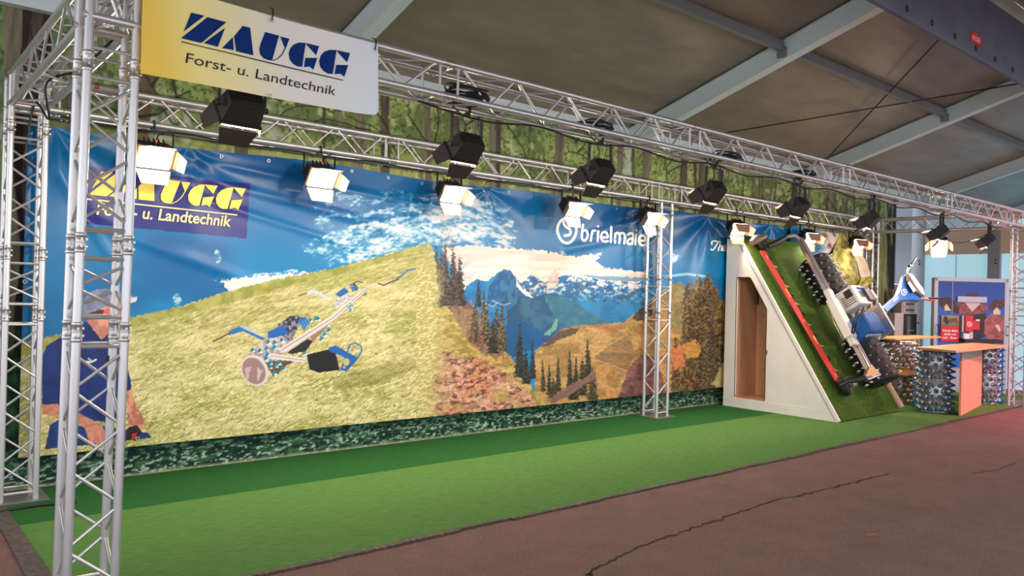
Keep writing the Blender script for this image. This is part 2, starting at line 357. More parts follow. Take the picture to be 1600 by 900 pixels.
# ------------------------------------------------------------------ large printed banner
YBN = 7.545
def wrinkle(x, z):
    d = .010*(fbm(x*.7, z*1.1, 3, 51)-.5)
    for (tx, tz, amp) in ((10.46, 3.06, .045), (12.3, 3.06, .035), (5.95, 3.02, .012), (2.4, 3.05, .012), (8.9, 3.05, .014), (1.3, 3.05, .016)):
        r = np.hypot(x-tx, z-tz); th = np.arctan2(z-tz, x-tx); d = d+amp*np.exp(-r/.75)*np.sin(th*9+tx)*ss(0, .25, r)
    d = d+.006*np.sin((x*.34+z*1.25)*7)*ss(2.2, 2.7, z)*ss(6.0, 3.0, x)
    for (xa, za_, xb, zb_, w, am) in ((1.9, 2.85, 4.6, 2.45, .05, .012), (2.2, 2.95, 5.2, 2.72, .04, .010), (1.5, 2.3, 3.2, 1.75, .06, .012), (1.2, 2.9, 1.75, 2.0, .05, .014), (2.6, 2.55, 4.4, 2.15, .04, .008), (7.7, 2.55, 8.9, 2.9, .05, .012), (7.3, 2.35, 8.6, 2.6, .06, .012), (6.0, 2.99, 4.6, 2.8, .03, .008)):
        L2 = (xb-xa)**2+(zb_-za_)**2; t = np.clip(((x-xa)*(xb-xa)+(z-za_)*(zb_-za_))/L2, 0, 1); r = np.hypot(x-xa-t*(xb-xa), z-za_-t*(zb_-za_)); d = d+am*np.exp(-(r/w)**2)
    return d
def on_banner(u, v, off=.004):
    q = at(u, v, 1, YBN); x, z = float(q[0]), float(q[2]); return (x, YBN-float(wrinkle(np.array(x), np.array(z)))-off, z)
uu = np.arange(36, 1262, 1.0); xs = np.array([at(u, 450, 1, YBN)[0] for u in uu]); zs = np.linspace(.29, 3.06, 340)
X, Z = np.meshgrid(xs, zs)
top = 3.045+.02*np.sin(xs*2.1)-.06*ss(.3, 0, np.abs(xs-11.2))-.10*ss(12.35, 13.4, xs)
Z = .29+(Z-.29)*((top-.29)/(3.06-.29))[None, :]; X = X.ravel(); Z = Z.ravel()
U, V = proj(X, np.full_like(X, YBN), Z); b = Paint(U, V)
def paint_banner(b, U, V, X, Z):
    # sky
    t = ss(230, 480, V-.06*U+30); b.c[:] = mix(C(0, 86, 146), C(0, 132, 188), t); b.c[:] = mix(b.c, C(0, 72, 134), ss(.5, .75, fbm(U*.006, V*.012, 3, 2))*.6)
    b.c[:] = mix(b.c, C(4, 110, 168), ss(330, 120, U)*.7)
    # cirrus
    def wisp(pts, col, thr, jit, seed, sx=.035, sy=.11, rot=-.12, op=1.):
        i = b.inside(pts, jit, seed, .06); a = U[i]*math.cos(rot)+V[i]*math.sin(rot); q = -U[i]*math.sin(rot)+V[i]*math.cos(rot)
        n = .55*fbm(a*sx, q*sy, 5, seed+1)+.45*fbm(a*.16, q*.30, 4, seed+2); p = np.array(pts); cu, cv = p.mean(0); ru, rv = np.ptp(p[:, 0])/2, np.ptp(p[:, 1])/2
        e = np.clip(1.25-np.hypot((U[i]-cu)/ru, (V[i]-cv)/rv), 0, 1); k = ss(thr-.04, thr+.24, n+.16*(e-.5))*op*.92; b.c[i] = mix(b.c[i], col, k)
    wisp([(478, 330), (520, 305), (600, 295), (680, 300), (760, 300), (800, 330), (800, 372), (740, 386), (680, 384), (620, 396), (540, 412), (490, 408), (500, 370)], C(206, 220, 228), .50, 14, 11)
    wisp([(470, 380), (560, 350), (660, 345), (668, 380), (600, 398), (500, 420)], C(222, 226, 226), .47, 10, 15)
    wisp([(640, 310), (720, 300), (770, 318), (812, 362), (800, 392), (720, 400), (670, 380)], C(216, 212, 214), .43, 12, 13, rot=.25)
    b.poly([(690, 388), (740, 384), (800, 388), (850, 392), (880, 398), (905, 402), (925, 404), (945, 418), (1000, 424), (1014, 428), (1012, 440), (930, 450), (728, 456)], C(242, 228, 216), 4, 4, C(226, 204, 194), (.02, .2))
    wisp([(690, 400), (740, 392), (760, 412), (735, 440), (690, 440)], C(168, 180, 198), .45, 6, 19, op=.7)
    b.poly([(905, 428), (960, 432), (1012, 434), (1012, 440), (940, 438)], C(60, 130, 176), 2, 6, op=.7)
    b.poly([(868, 410), (910, 401), (930, 396), (938, 404), (900, 414)], C(232, 222, 216), 5, 7); b.poly([(926, 397), (942, 393), (940, 400)], C(226, 226, 226), 3, 5)
    b.poly([(345, 440), (380, 433), (430, 430), (500, 423), (420, 442), (362, 458)], C(240, 230, 222), 5, 24); wisp([(330, 438), (390, 428), (500, 420), (480, 432), (380, 456)], C(236, 232, 228), .5, 5, 25)
    for (u, v, w, h) in ((339, 400, 7, 13), (278, 467, 8, 11), (1052, 396, 12, 16), (878, 393, 4, 5)): wisp([(u-w, v+h*.2), (u-w*.2, v-h), (u+w*.4, v-h*.5), (u+w, v+h*.3), (u+w*.1, v+h), (u-w*.5, v+h*.8)], C(206, 222, 230), .44, 4, 31+int(u))
    b.stroke([(1040, 432), (1075, 428), (1100, 432)], 4, C(214, 222, 226), .7)
    # far mountains
    ridge = [(728, 447), (745, 436), (760, 440), (778, 427), (787, 421), (797, 422), (806, 434), (815, 443), (824, 434), (832, 428), (842, 437), (851, 441), (866, 436), (876, 431), (890, 430), (905, 434), (918, 440), (930, 436), (950, 441), (975, 440), (1000, 444), (1030, 440), (1060, 436), (1090, 434), (1110, 432), (1140, 440), (1140, 560), (728, 560)]
    b.poly(ridge, C(16, 106, 164), 2, 41, C(34, 132, 188), (.04, .05))
    i = b.inside([(806, 434), (815, 443), (824, 434), (832, 428), (842, 437), (851, 441), (866, 436), (876, 431), (890, 430), (905, 434), (930, 436), (975, 440), (1012, 444), (1012, 478), (900, 470), (840, 470), (806, 446)], 2, 43)
    n = fbm(U[i]*.16+V[i]*.10, V[i]*.22-U[i]*.05, 4, 44); b.c[i] = mix(b.c[i], C(232, 226, 224), ss(.44, .58, n)*ss(482, 442, V[i])); n = fbm(U[i]*.09-V[i]*.16, V[i]*.12+U[i]*.08, 4, 49); b.c[i] = mix(b.c[i], C(24, 76, 124), ss(.52, .62, n)*.75)
    b.c[i] = mix(b.c[i], C(70, 84, 104), ss(.60, .70, fbm(U[i]*.3, V[i]*.3, 3, 48))*.7)
    b.poly([(764, 448), (778, 427), (787, 421), (797, 422), (806, 434), (822, 456), (860, 470), (760, 480)], C(20, 84, 138), 1.5, 45, C(50, 116, 160), (.2, .1))
    b.poly([(806, 436), (812, 446), (828, 460), (838, 468), (820, 462), (806, 446)], C(226, 226, 230), 2, 46)
    for q in ([(740, 478), (752, 471), (770, 479), (776, 474)], [(770, 470), (786, 477), (797, 474)]): b.stroke(q, 1.6, C(190, 214, 226), .7)
    b.poly([(850, 448), (862, 425), (872, 420), (874, 436), (866, 452)], C(222, 208, 198), 5, 47, C(190, 176, 168), (.2, .2))
    b.poly([(790, 520), (792, 486), (815, 470), (840, 462), (866, 457), (880, 464), (905, 478), (925, 492), (945, 502), (900, 520), (860, 540), (800, 550)], C(34, 78, 122), 2, 51, C(52, 104, 132), (.05, .05))
    b.poly([(850, 462), (878, 462), (910, 480), (942, 502), (900, 512), (868, 500)], C(44, 104, 132), 3, 52, C(62, 120, 136), (.1, .1)); b.poly([(850, 522), (862, 512), (868, 498), (872, 500), (870, 514), (858, 524)], C(104, 160, 140), 2, 53)
    b.poly([(845, 540), (800, 560), (780, 545), (800, 490), (830, 510), (850, 520)], C(14, 86, 142), 4, 54)
    # right hills
    b.poly([(836, 548), (860, 530), (878, 514), (900, 509), (940, 506), (975, 503), (992, 490), (1004, 480), (1020, 466), (1046, 446), (1062, 440), (1076, 462), (1100, 470), (1140, 470), (1140, 640), (836, 680)], C(150, 116, 64), 2, 61, C(184, 146, 88), (.05, .12))
    b.poly([(846, 540), (878, 516), (904, 512), (900, 522), (872, 530), (856, 542)], C(92, 72, 54), 2, 62); b.poly([(985, 498), (1000, 482), (1020, 468), (1020, 490), (1000, 502)], C(84, 64, 52), 3, 63)
    b.poly([(930, 560), (960, 530), (985, 520), (990, 560), (980, 580), (955, 572)], C(128, 104, 70), 4, 64, C(160, 120, 66), (.04, .3)); b.stroke([(928, 555), (950, 540), (980, 522)], 1.5, C(206, 160, 120), .7); b.stroke([(930, 562), (960, 572), (980, 580)], 1.5, C(212, 170, 130), .7)
    b.poly([(968, 618), (976, 590), (990, 566), (1006, 552), (1022, 558), (1036, 590), (1052, 616), (1050, 640), (960, 640)], C(98, 66, 66), 4, 65, C(140, 92, 84), (.08, .12)); b.poly([(1028, 560), (1044, 580), (1066, 606), (1060, 620), (1040, 610)], C(196, 148, 92), 3, 66)
    b.poly([(1040, 452), (1062, 440), (1080, 462), (1084, 510), (1064, 520), (1044, 510)], C(122, 118, 74), 3, 67, C(146, 136, 84), (.1, .2))
    mass = [(1066, 470), (1074, 440), (1082, 455), (1090, 428), (1098, 446), (1106, 424), (1114, 446), (1122, 452), (1130, 480), (1134, 560), (1130, 606), (1100, 612), (1080, 610), (1064, 560)]
    i = b.poly(mass, C(112, 94, 58), 6, 167, C(88, 70, 48), (.1, .08)); n = fbm(U[i]*.28, V[i]*.20, 4, 168); b.c[i] = mix(b.c[i], C(56, 44, 34), ss(.48, .62, n)*.85); n = fbm(U[i]*.5, V[i]*.35, 3, 169); b.c[i] = mix(b.c[i], C(156, 134, 86), ss(.56, .7, n)*.8)
    for (u, vt, vb, w) in ((1075, 442, 560, 26), (1092, 430, 600, 34), (1107, 424, 604, 36), (1056, 520, 612, 26), (1068, 560, 612, 24)): b.fir(u, vt, vb, w, C(66, 54, 40), C(136, 116, 74), u)
    b.poly([(1066, 540), (1084, 530), (1096, 545), (1090, 560), (1072, 560)], C(196, 140, 74), 4, 68); b.poly([(1050, 545), (1066, 540), (1070, 570), (1052, 580)], C(190, 120, 76), 5, 69); b.poly([(1112, 600), (1128, 570), (1140, 560), (1140, 612)], C(196, 176, 120), 4, 70)
    # left of the middle: slope with firs and rocks
    b.poly([(660, 660), (664, 470), (690, 440), (720, 470), (748, 505), (775, 540), (800, 560), (815, 575), (840, 620), (850, 660)], C(150, 128, 66), 4, 71, C(190, 170, 98), (.12, .2))
    b.poly([(700, 478), (735, 470), (768, 520), (790, 560), (760, 556), (730, 530)], C(112, 84, 74), 5, 72, C(150, 118, 88), (.15, .15))
    b.poly([(660, 664), (664, 560), (690, 548), (730, 560), (770, 572), (800, 590), (840, 630), (856, 664)], C(172, 116, 90), 8, 73, C(206, 158, 130), (.08, .12))
    i = b.inside([(660, 664), (664, 555), (690, 548), (730, 556), (770, 570), (800, 588), (856, 664)], 5, 74)
    n = fbm(U[i]*.11, V[i]*.22+U[i]*.05, 5, 75); b.c[i] = mix(b.c[i], C(92, 58, 46), ss(.50, .62, n)*.85); n = fbm(U[i]*.3, V[i]*.5, 3, 79); b.c[i] = mix(b.c[i], C(232, 190, 166), ss(.55, .7, n)*.7); b.c[i] = mix(b.c[i], C(176, 150, 86), ss(.60, .7, fbm(U[i]*.05+7, V[i]*.08, 3, 76))*.8)
    for (u, vt, vb, w, d, l) in ((682, 384, 480, 26, (40, 36, 30), (120, 104, 66)), (690, 392, 478, 30, (38, 36, 30), (110, 98, 66)), (696, 380, 478, 26, (44, 36, 36), (100, 84, 72)), (708, 384, 478, 30, (44, 36, 36), (98, 84, 70)), (718, 398, 478, 30, (40, 34, 34), (90, 78, 60)),
        (748, 436, 480, 16, (24, 40, 52), (60, 72, 70)), (756, 450, 500, 16, (50, 50, 40), (120, 108, 72)), (742, 470, 535, 26, (64, 56, 42), (130, 112, 72)), (760, 470, 538, 28, (56, 50, 38), (140, 118, 76)), (776, 478, 545, 24, (44, 46, 36), (120, 104, 68)), (785, 470, 548, 22, (52, 52, 40), (122, 108, 70)), (770, 500, 552, 26, (24, 28, 26), (66, 64, 50)),
        (812, 505, 590, 26, (26, 32, 34), (66, 66, 56)), (832, 530, 592, 16, (28, 34, 34), (70, 66, 52)), (822, 545, 600, 22, (30, 32, 30), (76, 68, 50)), (848, 560, 612, 12, (30, 34, 26), (88, 78, 44)), (858, 568, 618, 14, (30, 34, 26), (92, 80, 44)), (872, 556, 612, 14, (28, 34, 26), (84, 76, 44)),
        (890, 545, 610, 14, (30, 34, 26), (84, 76, 44)), (900, 556, 606, 14, (26, 32, 26), (80, 72, 44)), (918, 530, 600, 22, (26, 32, 26), (78, 70, 42)), (910, 560, 618, 24, (30, 32, 24), (76, 66, 40)), (926, 575, 625, 26, (40, 38, 26), (112, 92, 48)), (896, 585, 625, 30, (32, 30, 26), (74, 64, 44)), (864, 590, 622, 22, (36, 34, 24), (96, 84, 44))):
        b.fir(u, vt, vb, w, C(*d), C(*l), int(u))
    b.poly([(860, 622), (900, 596), (930, 580), (932, 590), (890, 618), (860, 632)], C(126, 92, 84), 3, 77)
    # meadow
    mead = [(20, 540), (200, 497), (240, 489), (290, 477), (350, 457), (420, 439), (500, 424), (560, 410), (620, 393), (668, 380), (676, 388), (682, 420), (684, 450), (676, 480), (684, 510), (674, 545), (680, 580), (668, 610), (670, 640), (660, 700), (20, 760)]
    i = b.poly(mead, C(190, 180, 112), 4, 81, C(214, 204, 146), (.02, .05))
    def streak(f1, f2, rot, seed): a = U[i]*math.cos(rot)+V[i]*math.sin(rot); q = -U[i]*math.sin(rot)+V[i]*math.cos(rot); q = q+4*vnoise(a*.05, q*.05, seed+3); return fbm(a*f1, q*f2, 4, seed)
    near = ss(400, 640, V[i]+.12*(U[i]-300))
    n = fbm(U[i]*.012, V[i]*.03, 4, 87); b.c[i] = mix(b.c[i], C(146, 150, 66), ss(.40, .68, n)*.75)
    n = streak(.05, .30, -.25, 83); b.c[i] = mix(b.c[i], C(132, 126, 58), ss(.48, .75, n)*.6)
    n = streak(.06, .55, -.2, 86); b.c[i] = mix(b.c[i], C(226, 206, 160), ss(.50, .75, n)*.5)
    n = streak(.10, .75, -.45, 85); b.c[i] = mix(b.c[i], C(240, 228, 176), ss(.50, .72, n)*(.45+.5*near))
    n = streak(.12, .85, .35, 89); b.c[i] = mix(b.c[i], C(234, 220, 160), ss(.55, .74, n)*near*.8)
    n = streak(.16, .9, -.7, 91); b.c[i] = mix(b.c[i], C(104, 98, 40), ss(.58, .76, n)*(.25+.45*near))
    b.poly([(20, 540), (200, 497), (290, 477), (350, 457), (420, 439), (500, 424), (560, 410), (668, 380), (668, 390), (560, 420), (480, 440), (380, 468), (290, 490), (200, 512), (20, 560)], C(132, 138, 54), 3, 88, C(168, 164, 78), (.08, .1), op=.8)
    b.poly([(520, 590), (640, 560), (664, 562), (640, 580), (600, 600), (520, 610)], C(110, 104, 46), 6, 89, op=.35)
    # photographic grain of the landscape
    i = np.where(V > 430+.0*U)[0]; land = i[(b.c[i][:, 0] > b.c[i][:, 2]*1.02)]; n = .5*fbm(U[land]*.22, V[land]*.30, 4, 201)+.5*fbm(U[land]*.6, V[land]*.8, 2, 203)
    b.c[land] *= (1+(.62*n-.30)*ss(640, 720, U[land]+40*(n-.5)))[:, None]; i = np.where(U > 690)[0]; n = fbm(U[i]*.02, V[i]*.02, 3, 207); b.c[i] = mix(b.c[i], b.c[i]*np.array([1.02, .92, .9]), ss(.4, .7, n))
    i = np.where((U > 650) & (U < 722) & (V > 392))[0]; n = fbm(U[i]*.05, V[i]*.04, 4, 211); g_ = mix(C(176, 162, 92), C(226, 214, 156), ss(.4, .68, fbm(U[i]*.3+V[i]*.25, V[i]*.5, 3, 213)))
    b.c[i] = mix(b.c[i], g_, ss(712, 664, U[i]+70*(n-.5))*ss(392, 430, V[i])*.85)
    # printed machines
    q = lambda L: [(360+x/4.5, 420+y/4.5) for x, y in L]
    def machine():
        b.poly(q([(105, 640), (160, 560), (270, 480), (400, 450), (470, 520), (330, 640), (270, 720), (150, 640)]), C(206, 196, 190), 1, 91, C(150, 140, 136), (.2, .2))
        b.poly(q([(240, 660), (420, 640), (520, 600), (430, 660), (300, 760)]), C(94, 76, 50), 3, 99)
        for (x, y) in [(155, 570), (205, 575), (255, 560), (310, 520), (265, 515), (360, 500), (260, 600), (310, 550), (250, 630), (280, 660), (320, 680), (370, 700), (310, 730), (280, 690), (340, 660), (430, 575), (470, 580), (520, 590), (650, 400), (680, 390), (640, 440), (660, 460), (690, 430), (640, 490), (600, 350), (560, 360), (615, 350)]:
            b.poly(q([(x-16, y+14), (x-6, y-22), (x+14, y-6), (x+14, y+14)]), C(30, 124, 160)); b.poly(q([(x-4, y+16), (x+14, y+2), (x+22, y+16)]), C(236, 232, 228))
        b.ell(*q([(172, 715)])[0], 21, 26, C(222, 206, 200), .05, rot=-.5); b.ell(*q([(166, 718)])[0], 18, 23, C(156, 122, 120), .1, rot=-.5); b.poly(q([(100, 700), (150, 680), (120, 790)]), C(190, 168, 164), 2, 92); b.poly(q([(190, 690), (230, 720), (190, 800)]), C(196, 180, 176), 2, 93)
        b.poly(q([(400, 590), (540, 490), (580, 510), (530, 580), (430, 600)]), C(38, 34, 34)); b.poly(q([(560, 480), (720, 370), (640, 440), (580, 520)]), C(150, 118, 92))
        b.poly(q([(335, 570), (700, 335), (975, 110), (990, 125), (730, 365), (395, 592)]), C(226, 212, 206)); b.stroke(q([(360, 572), (720, 345), (980, 118)]), .9, C(120, 108, 104)); b.stroke(q([(390, 590), (730, 362), (985, 128)]), 1.2, C(170, 150, 146))
        b.poly(q([(330, 400), (420, 330), (470, 325), (540, 350), (470, 420), (430, 500), (380, 500)]), C(40, 40, 58), 2, 94, C(150, 150, 160), (.3, .3)); b.poly(q([(262, 445), (365, 395), (415, 455), (330, 480), (268, 492)]), C(26, 98, 176)); b.poly(q([(470, 362), (520, 335), (560, 378), (515, 435)]), C(26, 104, 176))
        for k in range(4): b.stroke(q([(484+k*20, 375-k*8), (520+k*12, 420-k*10)]), .7, C(140, 190, 220))
        b.poly(q([(-10, 440), (70, 398), (110, 405), (245, 490), (225, 503), (90, 440), (-10, 468)]), C(40, 110, 178)); b.poly(q([(60, 402), (110, 404), (240, 486), (200, 470), (100, 425)]), C(170, 190, 210)); b.stroke(q([(-10, 455), (-60, 480), (-120, 510)]), 1.8, C(60, 44, 44))
        b.poly(q([(275, 592), (540, 630), (530, 660), (280, 632)]), C(226, 214, 208)); b.stroke(q([(285, 612), (530, 645)]), .8, C(130, 118, 116))
        b.poly(q([(538, 603), (690, 568), (742, 600), (768, 712), (620, 730), (556, 708)]), C(24, 22, 24))
        b.poly(q([(688, 555), (740, 538), (890, 622), (884, 648), (815, 722), (772, 712), (800, 622), (700, 580)]), C(26, 96, 176)); b.ell(*q([(815, 655)])[0], 5.5, 6.5, C(196, 180, 110), .2); b.ell(*q([(800, 692)])[0], 2.4, 2.4, C(196, 180, 110), .3)
        b.stroke(q([(820, 590), (838, 535), (880, 520), (920, 545), (922, 585), (885, 640)]), 1.9, C(30, 100, 176))
        # far machine
        b.poly(q([(715, 250), (760, 200), (850, 170), (880, 190), (800, 240), (730, 280)]), C(220, 212, 206), 1, 95, C(150, 160, 170), (.4, .4)); b.poly(q([(820, 260), (850, 230), (870, 240), (860, 300), (830, 300)]), C(90, 130, 150), 2, 96, C(226, 220, 214), (.5, .5)); b.poly(q([(930, 180), (960, 160), (950, 195)]), C(40, 110, 130), 1, 98)
        b.poly(q([(735, 180), (800, 130), (835, 160), (770, 200)]), C(26, 98, 170)); b.poly(q([(830, 115), (870, 95), (900, 130), (860, 160)]), C(40, 60, 90), 1, 97, C(120, 150, 180), (.5, .5)); b.poly(q([(860, 135), (880, 120), (900, 140), (880, 160)]), C(26, 98, 170)); b.stroke(q([(865, 105), (890, 88), (930, 98)]), 1.2, C(50, 40, 50))
        b.poly(q([(535, 165), (570, 143), (605, 152), (715, 210), (705, 222), (595, 172), (540, 182)]), C(196, 206, 216)); b.stroke(q([(535, 172), (500, 182), (478, 190)]), 1.4, C(90, 60, 60))
        b.stroke(q([(970, 125), (1010, 105), (1080, 105), (1130, 80)]), 2.4, C(216, 196, 184)); b.stroke(q([(1040, 105), (1080, 115), (1130, 90), (1180, 75)]), 2.2, C(96, 68, 56)); b.stroke(q([(1170, 70), (1215, 40), (1245, 12), (1300, 2)]), 2.0, C(30, 100, 160))
    machine()
    # printed man with cap and remote control
    b.poly([(64, 560), (74, 540), (98, 524), (128, 510), (136, 500), (158, 530), (174, 519), (196, 552), (206, 606), (200, 613), (178, 660), (120, 656), (66, 632)], C(20, 48, 118), 1, 101, C(14, 38, 96), (.05, .05))
    b.poly([(70, 702), (78, 664), (98, 652), (170, 668), (232, 676), (236, 684), (150, 695)], C(26, 66, 134), 1, 102, C(34, 50, 100), (.1, .1))
    b.poly([(64, 632), (98, 632), (128, 648), (158, 664), (164, 676), (160, 692), (144, 693), (138, 684), (132, 668), (100, 656), (66, 646)], C(206, 142, 114), 1, 103, C(184, 116, 92), (.1, .2)); b.poly([(136, 676), (164, 672), (166, 692), (138, 694)], C(216, 148, 124), 1.5, 104, C(190, 122, 102), (.3, .1))
    b.poly([(198, 612), (206, 608), (212, 634), (224, 652), (228, 664), (220, 674), (206, 672), (200, 660)], C(216, 150, 122), 1, 105, C(172, 104, 84), (.2, .1)); b.poly([(200, 668), (214, 664), (222, 676), (214, 688), (198, 688)], C(40, 26, 36)); b.poly([(206, 678), (214, 676), (212, 686), (206, 687)], C(190, 40, 50))
    b.poly([(134, 498), (150, 484), (176, 476), (196, 476), (199, 492), (196, 508), (188, 520), (172, 519), (160, 530), (146, 516)], C(222, 158, 138), 1, 106, C(190, 120, 104), (.1, .05)); b.poly([(132, 492), (156, 483), (163, 484), (160, 496), (134, 500)], C(84, 44, 50)); b.ell(167, 489, 6, 8, C(214, 96, 96), .3)
    b.poly([(130, 486), (131, 468), (140, 456), (156, 451), (178, 452), (194, 460), (215, 464), (213, 471), (198, 475), (178, 475), (156, 483), (132, 492)], C(134, 142, 164), 1, 107, C(110, 118, 142), (.1, .1)); b.poly([(196, 466), (215, 464), (213, 471), (198, 475)], C(206, 208, 216))
    b.stroke([(134, 565), (142, 566), (150, 562)], 2.4, C(220, 226, 232)); b.stroke([(138, 560), (144, 565), (136, 568)], 1.6, C(220, 226, 232))
    # dark blue sign field
    b.poly([(128, 260), (391, 287), (385, 373), (124, 348)], C(34, 40, 124), 0)
paint_banner(b, U, V, X, Z)
Yb = YBN-wrinkle(X, Z)
banner = tag(sheet('printed_banner', np.stack([X, Yb, Z], -1), grid_faces(len(xs), len(zs)), M['banner'], None, b.c),
    'long printed banner of blue sky, hillside meadow and mountains hung along the back wall', 'banner')
# lettering shapes shared by sign and banner (measured on the front sign)
ZA = [[(325,88),(412,108),(275,213)], [(432,117),(557,150),(392,287),(258,255)], [(548,187),(500,312),(408,287)], [(600,247),(606,333),(528,320)],
      [(608,243),(665,173),(715,185),(737,366),(622,340),(614,256)], [(815,212),(908,235),(862,399),(838,397),(805,385),(782,360),(776,325),(785,290)], [(915,240),(977,255),(951,325),(946,318)], [(951,322),(930,362),(900,390),(866,402),(862,397),(896,385),(925,357),(945,318)]]
for dx, dy in ((0, 0), (200, 48)):
    ZA += [[(x+dx, y+dy) for x, y in L] for L in ([(1085,283),(1063,374),(1068,380),(1060,440),(1030,438),(1000,420),(978,390),(972,352),(982,318),(1005,293),(1040,280)], [(1085,283),(1172,304),(1152,364),(1092,296)], [(1082,380),(1160,382),(1134,460),(1110,438),(1072,442)])]
YSG = 4.876-.192
def sign_pt(Xz, Yz): q = at(220+Xz/4.2105, Yz/4.2105, 1, YSG); return float(q[0]), float(q[2])
ZA = [[sign_pt(*q) for q in L] for L in ZA]
za0 = (sign_pt(258, 255)); za1 = sign_pt(1335, 510)
LINE = [sign_pt(260, 282), sign_pt(1328, 533)]
def tri_polys(polys): 
    mb = MB()
    for L in polys:
        bm = bmesh.new(); f = bm.faces.new([bm.verts.new((x, 0, z)) for x, z in L]); r = bmesh.ops.triangulate(bm, faces=[f]); bm.verts.index_update()
        mb.add([v.co[:] for v in bm.verts], [tuple(v.index for v in q.verts) for q in bm.faces]); bm.free()
    return np.array([(v[0], v[2]) for v in mb.v]), mb.f
ZL = [tri_polys(ZA[a_:b_]) for a_, b_ in ((0, 3), (3, 5), (5, 8), (8, 11), (11, 14))]
def flat_on_banner(uvpts): return [on_banner(u, v) for u, v in uvpts]
def banner_map(xz): x, z = xz[:, 0], xz[:, 1]; return np.stack([x, YBN-wrinkle(x, z)-.012, z], -1)
# blue field: the same letters in yellow; baseline fixed by two measured points
def fit2(src0, src1, dst0, dst1, pts, aspect=1.0, slant=0.0):
    s = (dst1[0]-dst0[0])/(src1[0]-src0[0]); x = dst0[0]+(pts[:, 0]-src0[0])*s; k = (dst1[1]-dst0[1])/(dst1[0]-dst0[0]); k0 = (src1[1]-src0[1])/(src1[0]-src0[0])
    dz = (pts[:, 1]-src0[1]-k0*(pts[:, 0]-src0[0]))*s*aspect; return np.stack([x+slant*dz, dst0[1]+k*(x-dst0[0])+dz], -1)
P_ = lambda u, v: tuple(at(u, v, 1, YBN)[[0, 2]])
bl0, bl1 = P_(138, 304), P_(371, 329)
for zv, zf in ZL: letter_part('letter', banner_map(fit2(za0, za1, bl0, bl1, zv, 1.05, .12)), zf, M['yellowink'], banner)
la, lb = P_(134, 312), P_(370, 337); h_ = .012
tt = np.linspace(0, 1, 41)[:, None]; ul = np.concatenate([np.array(la)*(1-tt)+np.array(lb)*tt, np.array(la)*(1-tt)+np.array(lb)*tt+np.array([0, h_])])
letter_part('underline', banner_map(ul), [(k, k+1, k+42, k+41) for k in range(40)], M['paleyellow'], banner)
def text_between(body, p0, p1, height, shear=0., bold=0.):
    vs, fs = text_geo(body, 1., shear, bold); w = vs[:, 0].max()-vs[:, 0].min(); h = vs[:, 1].max(); x0 = vs[:, 0].min()
    s = (p1[0]-p0[0])/w; k = (p1[1]-p0[1])/(p1[0]-p0[0]); x = p0[0]+(vs[:, 0]-x0)*s
    return np.stack([x, p0[1]+k*(x-p0[0])+vs[:, 1]*height/.72], -1), fs
def words(body, p0, p1, height, shear, bold, fn, m, parent):
    tv, tf = text_between(body, p0, p1, height, shear, bold); n = len(tv); own = list(range(n))      # loose pieces, gathered into words by their gaps
    L = p1[0]-p0[0]; xs_ = sorted((min(tv[i][0] for i in f), max(tv[i][0] for i in f)) for f in tf); cuts = []; end = xs_[0][1]
    for a_, b_ in xs_:
        if a_-end > .018*L: cuts.append((a_+end)/2)
        end = max(end, b_)
    grp = {}
    for f in tf: grp.setdefault(sum(tv[f[0]][0] > c for c in cuts), []).append(f)
    for k in sorted(grp):
        ids = sorted({i for f in grp[k] for i in f}); ix = {i: j for j, i in enumerate(ids)}
        letter_part('lettering', fn(tv[ids]), [tuple(ix[i] for i in f) for f in grp[k]], m, parent)
words('Forst- u. Landtechnik', P_(150, 335), P_(360, 354), .105, .15, .018, lambda v: banner_map(v), M['paleyellow'], banner)
# white word mark and emblem made of round strokes
def strokes(lines, w, fn):
    mb = MB()
    for L in lines:
        for (a, c) in zip(L[:-1], L[1:]):
            d = np.array(c, float)-a; n = np.array([-d[1], d[0]])/max(1e-6, np.hypot(*d))*w/2
            mb.add([fn(*(np.array(a)+n)), fn(*(np.array(c)+n)), fn(*(np.array(c)-n)), fn(*(np.array(a)-n))], [(0, 1, 2, 3)])
        for a in L: mb.add([fn(a[0]+w/2*math.cos(t*math.pi/5), a[1]+w/2*math.sin(t*math.pi/5)) for t in range(10)], [tuple(range(10))])
    return mb
def smooth_line(L, n=4):
    L = [np.array(q, float) for q in L]; out = []
    for i in range(len(L)-1):
        p0 = L[max(i-1, 0)]; p1 = L[i]; p2 = L[i+1]; p3 = L[min(i+2, len(L)-1)]
        for k in range(n): t = k/n; out.append(tuple(.5*((2*p1)+(-p0+p2)*t+(2*p0-5*p1+4*p2-p3)*t*t+(-p0+3*p1-3*p2+p3)*t**3)))
    return out+[tuple(L[-1])]
bf = lambda x, y: on_banner(860+x/10, 320+y/10, .006)
W = [[(503,310),(490,420),(482,510)], [(492,420),(535,395),(566,425),(566,500),(540,550),(505,558),(482,515)], [(622,562),(632,470),(650,412),(690,402)], [(728,565),(736,412)], [(740,337),(740,338)],
     [(795,508),(888,508),(884,455),(848,425),(802,440),(786,500),(802,555),(848,577),(888,567)], [(935,582),(941,348)], [(1003,592),(1014,448)], [(1012,470),(1045,437),(1074,465),(1068,598)], [(1076,470),(1112,440),(1150,468),(1145,604)],
     [(1198,468),(1240,445),(1284,475),(1278,614)], [(1282,535),(1235,530),(1197,560),(1203,602),(1245,614),(1280,585)], [(1330,618),(1340,468)], [(1340,396),(1340,397)], [(1395,556),(1474,560),(1470,508),(1440,480),(1404,492),(1388,550),(1402,612),(1440,634),(1476,622)], [(1516,650),(1526,540),(1545,498),(1590,490)]]
